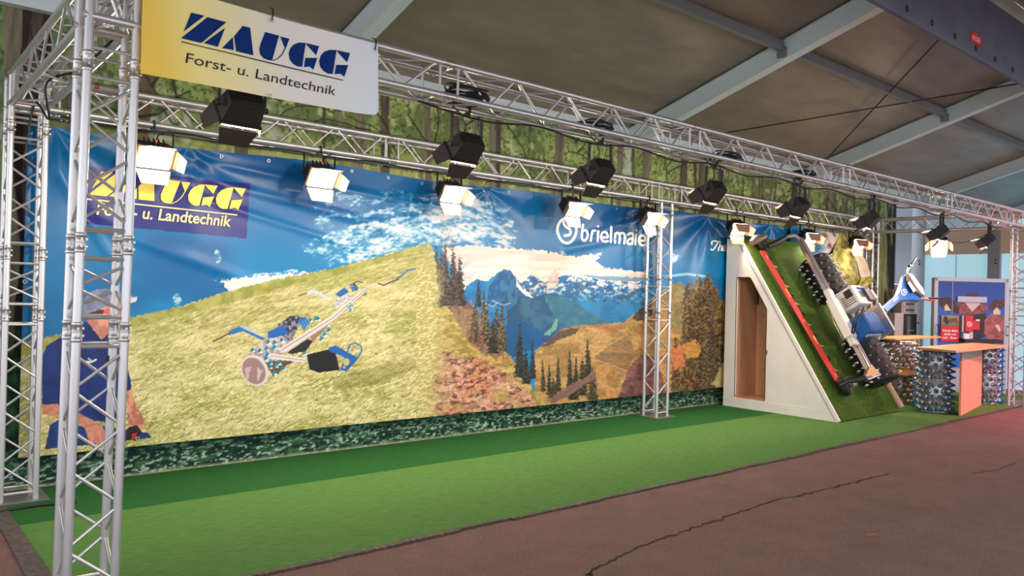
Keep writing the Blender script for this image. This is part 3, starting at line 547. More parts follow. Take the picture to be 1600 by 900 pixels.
for ids in ((0, 1), (2,), (3,), (4,), (5,), (6,), (7, 8, 9), (10, 11), (12,), (13,), (14,), (15,)): part('letter', strokes([smooth_line(W[k]) if len(W[k]) > 2 else W[k] for k in ids], 37, bf), M['whiteink'], banner)
oval = [(250+150*math.cos(t)*(1-.13*max(0, math.sin(t))), 405+195*math.sin(t)) for t in [2*math.pi*k/28 for k in range(29)]]
part('emblem', strokes([oval, smooth_line([(200,250),(206,305),(245,350),(292,380),(308,420),(290,468),(218,482)])], 42, bf), M['whiteink'], banner)
tf_ = lambda x, y: on_banner(1060+x/9, 320+y/9, .006)
for Ls in ([(482,556),(478,525),(500,508),(540,520),(575,502)], [(540,520),(520,580),(500,628),(476,636),(470,618)], [(572,522),(558,590),(548,645)], [(553,605),(578,572),(594,585),(584,640),(600,638)], [(606,618),(636,600),(630,574),(608,590),(606,632),(622,646),(642,632)], [(668,560),(654,610),(656,648),(672,640)]): part('lettering', strokes([smooth_line(Ls)], 15, tf_), M['whiteink'], banner)
# eyelets and ties along the top hem
gm = MB().ring((0, 0, 0), .014, .005, Matrix.Rotation(R_(90), 3, 'X'), 10, 5).mesh('grommet', M['alu'], True)
tie = MB().tube([(0, -.01, 0), (0, .03, .03), (.01, -.02, .09), (.005, -.15, .11)], .005, 5).mesh('tie', M['cable'], True)
for x in (1.25, 2.7, 3.17, 3.62, 4.1, 4.55, 5.0, 5.9, 6.3, 7.2, 8.3, 8.9, 10.46, 11.8, 12.3):
    z = 3.0+.02*math.sin(x*2.1); y = YBN-float(wrinkle(np.array(x), np.array(z)))-.004
    inst('grommet', gm, banner, Matrix.Translation((x, y, z)))
    if x in (5.9, 8.9, 10.46, 12.3): inst('tie', tie, banner, Matrix.Translation((x, y-.01, z)))
for x in (2.02, 2.42): inst('grommet', gm, banner, Matrix.Translation((x, YBN-.012, .36)))
for q in ((38, 570), (38, 670), (38, 440)):
    p3 = on_banner(q[0]+1, q[1]); inst('grommet', gm, banner, Matrix.Translation(p3))

# loose right end of the banner, slumped over behind the ramp
def fold(name, pts, faces_uv, m, colfn=None, n=26):
    c0, c1, c2, c3 = [np.array(q, float) for q in pts]; s, t = np.meshgrid(np.linspace(0, 1, n), np.linspace(0, 1, n)); s = s.ravel()[:, None]; t = t.ravel()[:, None]
    Q = (c0*(1-s)+c1*s)*(1-t)+(c3*(1-s)+c2*s)*t
    bul = (.07*np.sin(s[:, 0]*math.pi)*np.sin(t[:, 0]*math.pi)+.05*np.sin(s[:, 0]*9+t[:, 0]*3)*np.sin(t[:, 0]*math.pi)); Q[:, 1] -= bul
    return sheet(name, Q, grid_faces(n, n), m, banner, colfn(s[:, 0], t[:, 0]) if colfn else None)
fp = lambda u, v, y: at(u, v, 1, y)
def col_blue(s, t): 
    k = fbm(s*5, t*5, 4, 3); return mix(mix(C(40, 120, 176), C(216, 208, 200), ss(.45, .75, s+.3*(k-.5))), C(96, 78, 66), ss(.5, .65, fbm(s*9, t*9, 3, 8))*ss(.4, .7, s))
def col_grass(s, t): return mix(mix(C(142, 142, 60), C(206, 196, 116), ss(.35, .7, fbm(s*8, t*14, 4, 5))), C(84, 86, 34), ss(.55, .7, fbm(s*22, t*18, 3, 9))*.8)
fold('fallen_end', [fp(1236, 352, 7.5), fp(1314, 366, 7.42), fp(1284, 432, 7.40), fp(1222, 430, 7.5)], None, M['banner'], col_blue)
fold('fallen_end', [fp(1312, 364, 7.42), fp(1318, 366, 7.40), fp(1362, 448, 7.30), fp(1276, 440, 7.38)], None, M['banner'], col_grass)
fold('fallen_end', [fp(1318, 368, 7.38), fp(1326, 380, 7.36), fp(1367, 430, 7.26), fp(1346, 436, 7.30)], None, M['bannerback'])
fold('fallen_end', [fp(1346, 434, 7.30), fp(1367, 429, 7.26), fp(1356, 452, 7.28), fp(1330, 452, 7.32)], None, M['banner'], col_grass)

# ------------------------------------------------------------------ tent roof
S_R = .30; RZ = lambda y, d=0: 4.12+d+S_R*(7.65-y)
ceiling = bpy.data.objects.new('ceiling', None); COL.objects.link(ceiling); struct(ceiling)
YR = 3.35
def roof_sheet(y0, z0, y1, z1, seed):
    xs = np.linspace(-6, 25, 260); ts = np.linspace(0, 1, 60); X, T = np.meshgrid(xs, ts); X = X.ravel(); T = T.ravel()
    Y = y0+(y1-y0)*T; Zr = z0+(z1-z0)*T; ph = (X-3.75) % 4.82/4.82
    sag = -.05*np.sin(np.pi*ph)*np.sin(np.pi*np.clip(T, 0, 1))+.012*(fbm(X*1.5+Y*2.5, Y*1.0, 3, seed)-.5)
    return sheet('membrane', np.stack([X, Y, Zr+sag], -1), grid_faces(260, 60), M['membrane'], ceiling)
roof_sheet(7.75, RZ(7.75, .02), YR, RZ(YR, .02), 1); roof_sheet(YR, RZ(YR, .02), -1.6, 4.15, 2)
RX = (-1.07, 3.75, 8.57, 13.39, 18.21, 23.03)
for x in RX:
    q = [Vector((0, 7.62, RZ(7.62))), Vector((0, YR+.3, RZ(YR+.3)))]; mb = MB(); dn = Vector((0, 0, -.25))
    mb.prism([(x-.06, q[0].y, q[0].z), (x+.06, q[0].y, q[0].z), (x+.06, q[0].y, q[0].z-.25), (x-.06, q[0].y, q[0].z-.25)], q[1]-q[0])
    for d in (-.02, -.235): mb.prism([(x-.075, q[0].y, q[0].z+d), (x+.075, q[0].y, q[0].z+d), (x+.075, q[0].y, q[0].z+d-.02), (x-.075, q[0].y, q[0].z+d-.02)], q[1]-q[0])
    rf = part('rafter', mb, M['rafter'], ceiling)
    part('bracket', MB().box((x-.07, 5.12, RZ(5.12)-.16), (.05, .12, .12)).box((x+.07, 5.12, RZ(5.12)-.16), (.05, .12, .12)), M['steel'], rf)
for x0, x1 in zip(RX[:-1], RX[1:]):
    part('purlin', MB().box(((x0+x1)/2, 5.12, RZ(5.12)-.09), (x1-x0-.18, .07, .11)), M['purlin'], ceiling)
def on_roof(u, v, z0=3.98):
    d = ray(u, v); k = (z0-EYE+S_R*7.65)/(d[2]+S_R*d[1]); return Vector(np.array([0, 0, EYE])+k*d)
part('bracing_cable', MB().tube([on_roof(1125, 209), on_roof(1590, 131)], .010, 6), M['cable'], ceiling)
part('bracing_cable', MB().tube([on_roof(1288, 252), on_roof(1480, 48)], .010, 6), M['cable'], ceiling)
# ridge panel: tall grey fascia with a row of holes hanging under the ridge
YP = 3.42; zb_ = float(at(1600, 135, 1, YP)[2]); zt2 = float(at(1600, 40, 1, YP)[2])
mb = MB(); prof = [(YP+.02, zb_), (YP-.015, zb_+.012), (YP-.03, zb_+.05), (YP-.03, zt2-.05), (YP-.015, zt2), (YP+.03, zt2), (YP+.03, zb_+.02)]
mb.prism([(5.0, y, z) for y, z in prof], (17.5, 0, 0)); ridge = part('ridge_panel', mb, M['ridge'], ceiling, smooth=True)
mb = MB()
for x in RX[2:5]: mb.box((x, YP+.05, zt2+.05), (.06, .05, .28))
part('hanger', mb, M['steel'], ridge)
hole = MB().lathe([(.036, -.004), (.036, .004)], 14).mesh('hole', M['dark']); q90 = Matrix.Rotation(R_(90), 4, 'X')
hz = float(at(1491, 56, 1, YP-.03)[2]); hx0 = float(at(1417, 13, 1, YP-.03)[0]); hdx = float(at(1582, 107, 1, YP-.03)[0]-hx0)/5
for k in range(-4, 12): inst('hole', hole, ridge, Matrix.Translation((hx0+hdx*k, YP-.0305, hz)) @ q90)
c = at(1525, 61, 1, YP-.034); lw = float(at(1533, 61, 1, YP-.034)[0]-at(1516, 61, 1, YP-.034)[0]); lh = lw*.40
lab = part('maker_label', MB().box((0, 0, 0), (lw, .006, lh)), M['redsign'], ridge); lab.location = tuple(c)
vs, fs = text_geo('KRÜGER', 1.); vs = (vs-[(vs[:, 0].max()+vs[:, 0].min())/2, .36])*(lw*.72/(vs[:, 0].max()-vs[:, 0].min()))
letter_part('label_text', [(x, -.0042, z*1.3) for x, z in vs], fs, M['whiteink'], lab)

# ------------------------------------------------------------------ right end wall
wr = bpy.data.objects.new('wall_right', None); COL.objects.link(wr); struct(wr); XE = 18.5
part('white_panel', MB().box((17.82, 7.66, 3.15), (.80, .04, 2.0)), M['wallwhite'], wr)
part('lower_panel', MB().box((17.82, 7.66, 1.07), (.80, .04, 2.14)), M['column'], wr)
def col(y0, y1, h=3.34, name='column'):
    mb = MB().box((XE, (y0+y1)/2, h/2), (.16, y1-y0, h), None); c = part(name, mb, M['column'], wr, bevel=.012)
    bolt = MB().box((0, 0, 0), (.012, .03, .03)).mesh('bolt', M['dark'])
    for z in (1.3, 2.62, 2.7, 3.5): inst('bolt', bolt, c, Matrix.Translation((XE-.085, y0+.08, z)))
    return c
col(7.47, 7.80, 4.1); col(5.93, 6.17); col(4.3, 4.55); col(2.8, 3.0)
for (y0, y1) in ((6.17, 7.47), (4.55, 5.93), (3.0, 4.3)):
    part('plastic_sheet', MB().box((XE+.03, (y0+y1)/2, 1.42), (.012, y1-y0, 2.84)), M['plastic'], wr)
    part('fascia_panel', MB().box((XE-.02, (y0+y1)/2, 3.08), (.05, y1-y0+.1, .50)), M['cream'], wr)
    ym = (y0+y1)/2; part('seam', MB().tube([(XE+.02, ym-.02, .2), (XE+.02, ym, 2.83)], .008, 5), M['steel'], wr)

part('rear_panel', MB().box((21.8, 7.68, 2.05), (6.4, .04, 4.1)), M['wallwhite'], wr)
part('far_gable', MB().prism([(25, -1.6, 0), (25, 7.75, 0), (25, 7.75, 4.1), (25, YR, RZ(YR)), (25, -1.6, 4.1)], (.03, 0, 0)), M['plastic'], wr)
# ------------------------------------------------------------------ trusses
CH = unit_cyl('chord', 14, M['alu']); BR = unit_cyl('brace', 8, M['alu']); SP = .12
CON = MB().lathe([(.0262, -.055), (.0285, -.052), (.0285, -.036), (.0262, -.033), (.0262, -.004), (.0285, -.002), (.0285, .002), (.0262, .004), (.0262, .033), (.0285, .036), (.0285, .052), (.0262, .055)], 14)
for a in (0, 1.57):
    for z in (-.02, .02): CON.box((.03*math.cos(a), .03*math.sin(a), z), (.012, .012, .012))
CON = CON.mesh('connector', M['alu_cast'], True)
def truss(name, label, cat, group, p0, p1, joints, up, skip_braces=(), start=1):
    p0 = Vector(p0); p1 = Vector(p1); L = (p1-p0).length; ax = (p1-p0).normalized(); y = Vector(up).cross(ax).normalized(); z = ax.cross(y)
    t = thing(name, label, cat, group=group, m4=basis(p0, ax, y, z)); cor = [(-SP, -SP), (SP, -SP), (SP, SP), (-SP, SP)]
    js = [0]+list(joints)+[L]
    for si, (a, c) in enumerate(zip(js[:-1], js[1:])):
        for (yy, zz) in cor: inst('chord', CH, t, seg_matrix((a, yy, zz), (c, yy, zz), .0245))
        lo = a+(.08 if a > 0 else .06); hi = c-(.08 if c < L else .06)
        for k in range(4):
            (y0, z0), (y1, z1) = cor[k], cor[(k+1) % 4]
            for q in ([lo, hi] if hi-lo > .2 else [(lo+hi)/2]): inst('rung', BR, t, seg_matrix((q, y0, z0), (q, y1, z1), .0105))
            if si in skip_braces or hi-lo < .2: continue
            n = max(1, round((hi-lo)/(.44 if cat == 'truss tower' else .55))); st = (hi-lo-.04)/(2*n); flip = (k+start) % 2
            for i in range(2*n):
                q0 = lo+.02+i*st+.012; q1 = lo+.02+(i+1)*st-.012; A, B = ((y0, z0), (y1, z1)) if (i+flip) % 2 == 0 else ((y1, z1), (y0, z0))
                inst('brace', BR, t, seg_matrix((q0, *A), (q1, *B), .0092))
        if c < L:
            for (yy, zz) in cor: inst('connector', CON, t, Matrix.Translation((c, yy, zz)) @ Matrix.Rotation(R_(90), 4, 'Y'))
    return t
FLx, FLy, FLz = 1.0555, 4.876, 3.209; Rx, Ry, Rz = 15.613, 4.686, 3.108; BLx, BY, BZ = 1.0686, 7.368, 3.140; Mx = 9.05
lean = .0112; tj = [1.475, 1.96, 2.95]
plate = MB().box((.006, 0, 0), (.012, .42, .42)).mesh('base_plate', M['steel'])
TW = {}
for key, (x, y, ztop, ln, lab) in dict(
    FL=(FLx, FLy, FLz+.24, lean, 'nearest aluminium truss tower, at the front left corner of the carpet'),
    BL=(BLx, BY, BZ+.24, 0, 'aluminium truss tower at the rear left corner, partly cut by the frame edge'),
    M_=(Mx, BY, BZ-.03, 0, 'aluminium truss tower standing midway before the printed mountains'),
    R=(Rx, Ry, Rz+.24, 0, 'aluminium truss tower at the front right corner, beside the bar counter'),
    RB=(Rx, BY, BZ+.24, 0, 'aluminium truss tower at the rear right, behind the slumped banner end')).items():
    tw = truss('truss_tower', lab, 'truss tower', 'aluminium truss towers', (x, y, .012), (x+ln*ztop, y, ztop), tj, (0, 1, 0) if key != 'x' else (1, 0, 0), skip_braces=(3,))
    inst('base_plate', plate, tw, Matrix.Translation((-.011, 0, 0))); TW[key] = tw
tag_small = MB().box((0, 0, 0), (.05, .004, .03)).mesh('label', M['black'])
inst('sticker', MB().lathe([(.0112, -.012), (.0112, .012)], 10).mesh('sticker', M['red'], True), TW['FL'], basis((2.87, -.02, .12), (0, 0, 1), (1, 0, 0), (0, 1, 0)))
inst('label', tag_small, TW['FL'], Matrix.Translation((1.30, .093, .12)))
FLt = (FLx+lean*FLz, FLy, FLz+SP); Rt = (Rx, Ry, Rz+SP)
ft = Vector(Rt)-Vector(FLt); fd = ft.normalized()
jf = lambda x: (x-FLt[0])/fd.x+.145
front = truss('lighting_truss', 'long front lighting truss carrying the yellow sign above the carpet edge', 'truss', 'overhead lighting trusses', Vector(FLt)-fd*.145, Vector(Rt)+fd*.145, [jf(x) for x in (1.35, 3.35, 6.26, 9.22, 12.23, 15.3)], (0, 0, 1))
back = truss('lighting_truss', 'long rear lighting truss running above the printed banner', 'truss', 'overhead lighting trusses', (BLx-.145, BY, BZ+SP), (Rx+.145, BY, BZ+SP), [x-BLx+.145 for x in (1.36, 4.41, 7.35, 8.79, 9.31, 12.25, 15.32)], (0, 0, 1), skip_braces=(4,))
a = Vector(FLt); c = Vector((BLx, BY, BZ+SP)); d = (c-a).normalized()
truss('lighting_truss', 'short left side truss joining the front and rear left towers', 'truss', 'overhead lighting trusses', a+d*.145, c-d*.145, [], (0, 0, 1))
a = Vector(Rt); c = Vector((Rx, BY, BZ+SP)); d = (c-a).normalized()
truss('lighting_truss', 'short right side truss above the bar, joining the right towers', 'truss', 'overhead lighting trusses', a+d*.145, c-d*.145, [], (0, 0, 1))

# ------------------------------------------------------------------ floodlights
def lamp_template(drop, tilt, lens_m, power, color, doors=(32, 32, 30, 30), dl=.15, dm='door', box=(.29, .19, .15)):
    t = bpy.data.objects.new('floodlight', None); COL.objects.link(t)
    Rm = Matrix.Translation((0, 0, -drop)) @ Matrix.Rotation(tilt, 4, 'X'); w, h, d = box     # front looks along -Y, tilted down
    def tr(mb): mb.v = [tuple(Rm @ Vector(q)) for q in mb.v]; return mb
    mb = MB(); mb.hexa([(-w/2, -d/2, -h/2), (w/2, -d/2, -h/2), (w/2, -d/2, h/2), (-w/2, -d/2, h/2)], [(-w/2+.015, d/2, -h/2+.03), (w/2-.015, d/2, -h/2+.03), (w/2-.015, d/2, h/2-.03), (-w/2+.015, d/2, h/2-.03)])
    part('housing', tr(mb), M['lamp'], t, bevel=.006)
    mb = MB()
    for k in range(6): mb.box((0, d/2+.008, -.05+k*.02), (w-.06, .03, .006))
    for k in range(5): mb.box((-.08+k*.04, .03, h/2-.004), (.006, .09, .022))
    part('cooling_fins', tr(mb), M['lamp'], t)
    mb = MB()
    for (x, z, sx_, sz_) in ((0, h/2, w+.02, .014), (0, -h/2, w+.02, .014), (-w/2, 0, .014, h+.02), (w/2, 0, .014, h+.02)): mb.box((x, -d/2-.006, z), (sx_, .016, sz_))
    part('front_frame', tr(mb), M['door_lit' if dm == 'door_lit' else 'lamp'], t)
    part('glass', tr(MB().hexa([(-w/2+.012, -d/2-.012, -h/2-.004), (w/2-.012, -d/2-.012, -h/2-.004), (w/2-.012, -d/2-.012, h/2+.004), (-w/2+.012, -d/2-.012, h/2+.004)], [(-w/2+.016, -d/2-.034, -h/2), (w/2-.016, -d/2-.034, -h/2), (w/2-.016, -d/2-.034, h/2), (-w/2+.016, -d/2-.034, h/2)])), lens_m, t)
    y0 = -d/2-.016
    def door(ax, sgn, ang):
        a = R_(ang); L = dl; mb = MB(); th = .003
        if ax == 'z':
            u = Vector((0, -math.cos(a), sgn*math.sin(a))); n = Vector((0, math.sin(a), sgn*math.cos(a)))*th; b0 = Vector((0, y0-.022, sgn*(h/2+.012))); hx = (w/2, w/2-.035)
            q = [b0+Vector((-hx[0], 0, 0)), b0+Vector((hx[0], 0, 0)), b0+u*L+Vector((hx[1], 0, 0)), b0+u*L+Vector((-hx[1], 0, 0))]
        else:
            u = Vector((sgn*math.sin(a), -math.cos(a), 0)); n = Vector((sgn*math.cos(a), math.sin(a), 0))*th; b0 = Vector((sgn*(w/2+.012), y0+.012, 0)); hz = (h/2, h/2-.03)
            q = [b0+Vector((0, 0, -hz[0])), b0+Vector((0, 0, hz[0])), b0+u*L+Vector((0, 0, hz[1])), b0+u*L+Vector((0, 0, -hz[1]))]
        mb.prism(q, n); part('barn_door', tr(mb), M[dm], t)
    door('z', 1, doors[0]); door('z', -1, doors[1]); door('x', -1, doors[2]); door('x', 1, doors[3])
    mb = MB()
    for s in (-1, 1): mb.box((s*(w/2+.022), 0, -drop/2-.03), (.006, .032, drop-.04))
    mb.box((0, 0, -.055), (w+.05, .032, .006)); part('yoke', mb, M['lamp'], t)
    for s in (-1, 1): part('knob', MB().lathe([(.02, -.012), (.02, .012)], 10, Matrix.Translation((s*(w/2+.028), 0, -drop)) @ Matrix.Rotation(R_(90), 4, 'Y')), M['black'], t)
    mb = MB(); mb.box((0, 0, -.045), (.05, .03, .03)); mb.ring((0, 0, 0), .033, .009, Matrix.Rotation(R_(90), 3, 'Y'), 14, 6); part('clamp', mb, M['black'], t)
    part('plug', tr(MB().lathe([(.012, 0), (.012, .035)], 8, Matrix.Translation((.02, .05, h/2-.03)))), M['orange'], t)
    q = Rm @ Vector((.02, .05, h/2)); part('lamp_cable', MB().tube([q, q+Vector((.03, .04, .06)), (.09, .04, -.06), (.14, .02, -.02), (.2, 0, .03)], .006, 5), M['cable'], t, smooth=True)
    ar = area('lamp_light', (0, 0, 0), (0, 0, 0), w-.04, h-.04, power, color, 175, t)
    ar.matrix_local = Rm @ Matrix.Translation((0, -d/2-.038, 0)) @ Matrix.Rotation(R_(-90), 4, 'X')
    return t
WARM = (1, .80, .60)
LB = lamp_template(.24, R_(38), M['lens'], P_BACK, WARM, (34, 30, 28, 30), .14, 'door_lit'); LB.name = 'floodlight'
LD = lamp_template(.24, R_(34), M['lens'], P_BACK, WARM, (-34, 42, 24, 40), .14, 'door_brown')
LF = lamp_template(.29, R_(34), M['lens_dim'], P_FRONT, (1, .86, .72), (20, 12, 22, 22), .125, box=(.265, .17, .15))
def put_lamp(tmp, used, loc, rz, label, group):
    o = tmp if not used else copy_tree(tmp); o.location = loc; o.rotation_euler = (0, 0, rz); return tag(o, label, 'floodlight', group)
yc = BY-SP
for k, (u, v, lab, rz) in enumerate(((240, 200, 'glaring floodlight on the rear truss just right of the nearest tower', 0), (500, 240, 'glaring floodlight on the rear truss above the dark blue sign field’s right side', .0), (703, 260, 'glaring floodlight on the rear truss above the printed fir trees', 0),
    (893, 290, 'glaring floodlight on the rear truss right above the white oval emblem', 0), (1013, 308, 'glaring floodlight on the rear truss beside the middle truss tower', 0), (1150, 330, 'glaring floodlight on the rear truss above the top of the white ramp box', -.3),
    (1262, 347, 'glaring floodlight on the rear truss above the mower’s upper beam end', -.3), (1338, 357, 'glaring floodlight on the rear truss above the slumped banner end', -.4))):
    put_lamp(LD if k > 4 else LB, k not in (0, 5), (at(u, v, 1, yc)[0], yc, BZ), rz, lab, 'lit floodlights facing the walkway')
p9 = at(1468, 358, 0, Rx-SP); put_lamp(LB, True, (Rx-SP, p9[1], BZ-.01), R_(-70), 'glaring floodlight on the right side truss above the blue vending cabinet', 'lit floodlights facing the walkway')
for k, (u, v, lab) in enumerate(((380, 120, 'black floodlight facing the wall, right under the yellow sign'), (730, 186, 'black floodlight facing the wall, second from the left on the front truss'), (938, 232, 'black floodlight facing the wall, on the front truss above the white oval emblem'),
    (1116, 262, 'black floodlight facing the wall, on the front truss just right of the middle tower'), (1249, 288, 'black floodlight facing the wall, on the front truss above the ramp’s red cutter bar'), (1363, 306, 'black floodlight facing the wall, on the front truss by the rear right tower'),
    (1472, 330, 'brown-lit floodlight facing the wall, on the front truss above the vending cabinet'), (1546, 345, 'rightmost black floodlight hanging from the front truss near the right tower'))):
    yy = Ry+SP+(FLy-Ry)*(15.6-at(u, v, 1, 4.9)[0])/14.5; x = at(u, v, 1, yy)[0]; zz = Rz+(FLz-Rz)*(Rx-x)/(Rx-FLx)
    put_lamp(LF, k > 0, (x, yy, zz), math.pi+(.08 if k < 5 else .25), lab, 'black floodlights facing the printed wall')
# cable coils and cables on the trusses
def coil(loc, Rr, n, label, seed, rz=0.):
    rnd = random.Random(seed); mb = MB()
    for k in range(n):
        r = Rr*rnd.uniform(.82, 1.05); sx_ = rnd.uniform(.75, 1.); ph = rnd.uniform(0, 6)
        mb.tube([(r*math.cos(2*math.pi*i/18)*1.25+rnd.uniform(-.004, .004), r*sx_*math.sin(2*math.pi*i/18), .012+.011*k+.012*math.sin(2*math.pi*i/18*2+ph)) for i in range(19)], .008, 6, False)
    o = part('cable_coil', mb, M['cable'], smooth=True); o.location = loc; o.rotation_euler = (0, 0, rz); return tag(o, label, 'cable', 'black cable coils on the front truss')
for k, (x, lab) in enumerate(((3.60, 'large black cable coil lying in the front truss above the second black floodlight'), (5.0, 'black cable coil lying in the front truss above the third black floodlight'), (6.95, 'black cable coil lying in the front truss above the fourth black floodlight'), (8.45, 'small black cable coil lying in the front truss above the fifth black floodlight'))):
    t = (x-FLt[0])/(Rt[0]-FLt[0]); coil((x, FLy+(Ry-FLy)*t, FLz+(Rz-FLz)*t+.028), .15-.02*(k == 3), 8 if k == 0 else 5, lab, k)
def run_cable(pts, label, r=.008):
    return tag(part('truss_cable', MB().tube(smooth_line3(pts), r, 6), M['cable'], smooth=True), label, 'cable')
def smooth_line3(L, n=6):
    L = [np.array(q, float) for q in L]; out = []
    for i in range(len(L)-1):
        p0 = L[max(i-1, 0)]; p1 = L[i]; p2 = L[i+1]; p3 = L[min(i+2, len(L)-1)]
        for k in range(n): t = k/n; out.append(.5*((2*p1)+(-p0+p2)*t+(2*p0-5*p1+4*p2-p3)*t*t+(-p0+3*p1-3*p2+p3)*t**3))
    return out+[L[-1]]
run_cable([(1.3+i*.5, yc+.05+.02*math.sin(i*2.1), BZ-.035-.018*(i % 2)) for i in range(28)], 'long black cable running under the rear truss above the banner')
run_cable([(3.2+i*.6, FLy-.19*((3.2+i*.6-1.06)/14.5)+.06, FLz-.1*((3.2+i*.6-1.06)/14.5)-.03-.05*(i % 2)) for i in range(20)], 'black cable sagging along the underside of the front truss')
run_cable([(1.2, 5.2, 3.24), (1.1, 5.5, 3.1), (1.2, 6.0, 3.2), (1.05, 6.4, 3.17), (1.15, 6.9, 3.0), (1.1, 7.2, 3.16), (1.05, 7.25, 2.75)], 'black cable looping along the left side truss')
run_cable([(15.45, 5.0, 3.1), (15.3, 5.5, 2.86), (15.42, 6.0, 2.95), (15.45, 6.4, 3.1)], 'thin black cable drooping from the right side truss', .006)

# ------------------------------------------------------------------ yellow sign on the front truss
sg0 = at(219, 115, 1, YSG); sg1 = at(589, 70, 1, YSG); sg2 = at(584, 182, 1, YSG); x0, x1 = sg0[0], sg1[0]; zb = sg0[2]; ztl = sg1[2]
xs = np.linspace(x0, x1, 90); zs_ = np.linspace(0, 1, 36); X, T = np.meshgrid(xs, zs_); X = X.ravel(); T = T.ravel(); q = (X-x0)/(x1-x0)
zt = at(330, -1, 1, YSG)[2]+(ztl-at(330, -1, 1, YSG)[2])*np.clip((X-at(330, -1, 1, YSG)[0])/(x1-at(330, -1, 1, YSG)[0]), -1, 1); zlo = zb+(sg2[2]-zb)*q
rc = .05; ex = np.clip((X-(x1-rc))/rc, 0, 1); Z = zlo+(zt-zlo)*T+(1-np.sqrt(np.maximum(0, 1-ex**2)))*rc*.6*(1-T)
sgy = lambda x, t: YSG-.006-.008*np.sin((x-x0)*5)-.03*ss(x1-.16, x1, x)*(1-t)
g = mix(C(246, 206, 80), C(248, 232, 150), ss(.0, .22, q+.08*(T-.5))); g = mix(g, C(236, 232, 220), ss(.18, .62, q+.1*(T-.5))); g = mix(g, C(224, 232, 236), ss(.7, 1., q))
sign = tag(sheet('banner_sign', np.stack([X, sgy(X, T), Z], -1), grid_faces(90, 36), M['yellow_sign'], None, g), 'yellow to white cloth sign with blue lettering hung on the front truss', 'sign')
sp = lambda v: np.stack([v[:, 0], sgy(v[:, 0], .5*np.ones(len(v)))-.004, v[:, 1]], -1)
for zv, zf in ZL: letter_part('letter', sp(zv), zf, M['blueink'], sign)
letter_part('underline', sp(np.array([LINE[0], LINE[1], (LINE[1][0], LINE[1][1]+.006), (LINE[0][0], LINE[0][1]+.006)])), [(0, 1, 2, 3)], M['greyink'], sign)
words('Forst- u. Landtechnik', sign_pt(287, 416), sign_pt(1277, 630), .062, .10, 0., sp, M['greyink'], sign)
for (u, v) in ((425, 31), (586, 77), (422, 149)):
    p3 = at(u, v, 1, YSG-.02); inst('grommet', gm, sign, Matrix.Translation(p3) @ Matrix.Scale(.75, 4))
    if v < 100: inst('tie', tie, sign, Matrix.Translation((p3[0], p3[1], p3[2])) @ Matrix.Diagonal((1, -.35, .8, 1)))

# ------------------------------------------------------------------ ramp
RX0, RY0 = 10.89, 5.537; TA = math.atan2(.8428, .5382); LEN = 3.24; WID = 1.95
RM = Matrix.Translation((RX0, RY0, 0)) @ Matrix.Rotation(TA, 4, 'X')      # local x = across (t), y = up the slope (s), z = off the slope (n)
RMi = RM.inverted()
def on_ramp(u, v, n):
    d = RMi.to_3x3() @ Vector(ray(u, v)); o = RMi @ Vector((0, 0, EYE)); k = (n-o.z)/d.z; q = o+d*k; return Vector((q.x, q.y, n))
yT, zT, yB = RY0+LEN*.5382, LEN*.8428, 7.472
ramp = thing('demonstration_ramp', 'steep turf covered ramp with white side wall and door opening, before the banner', 'ramp', (RX0, RY0, .009))
def yz(L): return [(0, y-RY0, z) for y, z in L]
mb = MB(); th = (.03, 0, 0)
D = dict(tl=(7.268, 2.072), tr=(7.028, 2.073), r=(6.724, 1.586), br=(6.724, .166), bl=(7.255, .164))
xf = lambda y: (y-RY0)/(.5382/.8428)           # z of the slope at y
outer = [(RY0+.008, 0.012), (yT, zT), (yB, zT), (yB, 0)]
mb.prism(yz([(D['bl'][0], .15), (yB, .15), (yB, zT), (D['tl'][0], zT)]), th)
mb.prism(yz([(D['tl'][0], D['tl'][1]), (D['tl'][0], zT), (yT, zT), (7.028, xf(7.028)), (7.028, D['tr'][1])]), th)
mb.prism(yz([(7.028, D['tr'][1]), (7.028, xf(7.028)), (6.724, xf(6.724)), (6.724, 1.586)]), th)
mb.prism(yz([(6.724, .15), (6.724, xf(6.724)), (RY0+.15*.6386, .15)]), th)
part('side_panel', mb, M['white'], ramp)
part('plinth', MB().prism(yz([(RY0, 0), (RY0+.15*.6386, .15), (yB, .15), (yB, 0)]), (.036, 0, 0)), M['white'], ramp).location.x = -.004
sl = Vector((0, .5382, .8428)); nn = Vector((0, -.8428, .5382))
e0 = Vector((-.006, 0, 0))+nn*.002; part('edge_trim', MB().prism([e0, e0+nn*.035, e0+nn*.035+Vector((.035, 0, 0)), e0+Vector((.035, 0, 0))], sl*LEN), M['white'], ramp)
part('trim_groove', MB().prism([Vector((-.0075, .028, .012)), Vector((-.0075, .036, .012)), Vector((-.003, .036, .012)), Vector((-.003, .028, .012))], sl*(LEN-.03)), M['grey'], ramp)
part('turf_slope', MB().prism([Vector((.03, 0, 0)), Vector((.03, 0, 0))+nn*.03, Vector((WID, 0, 0))+nn*.03, Vector((WID, 0, 0))], sl*LEN), M['turf'], ramp)
part('top_board', MB().box((WID/2, (yT+yB)/2-RY0, zT-.01), (WID, yB-yT, .03)), M['white'], ramp)
part('back_panel', MB().box((WID/2+.02, yB-RY0-.015, zT/2), (WID-.04, .03, zT-.03)), M['wood'], ramp)
part('right_panel', MB().prism([Vector((WID-.03, .02, .0)), Vector((WID-.03, yT-RY0, zT-.02)), Vector((WID-.03, yB-RY0-.03, zT-.02)), Vector((WID-.03, yB-RY0-.03, 0))], (.028, 0, 0)), M['wood'], ramp)
part('closet_floor', MB().box((.33, (6.60+7.3)/2-RY0, .14), (.60, .75, .03)), M['wood'], ramp)
part('closet_side_wall', MB().box((.34, 7.30-RY0, 1.13), (.60, .02, 1.97)), M['wood'], ramp)
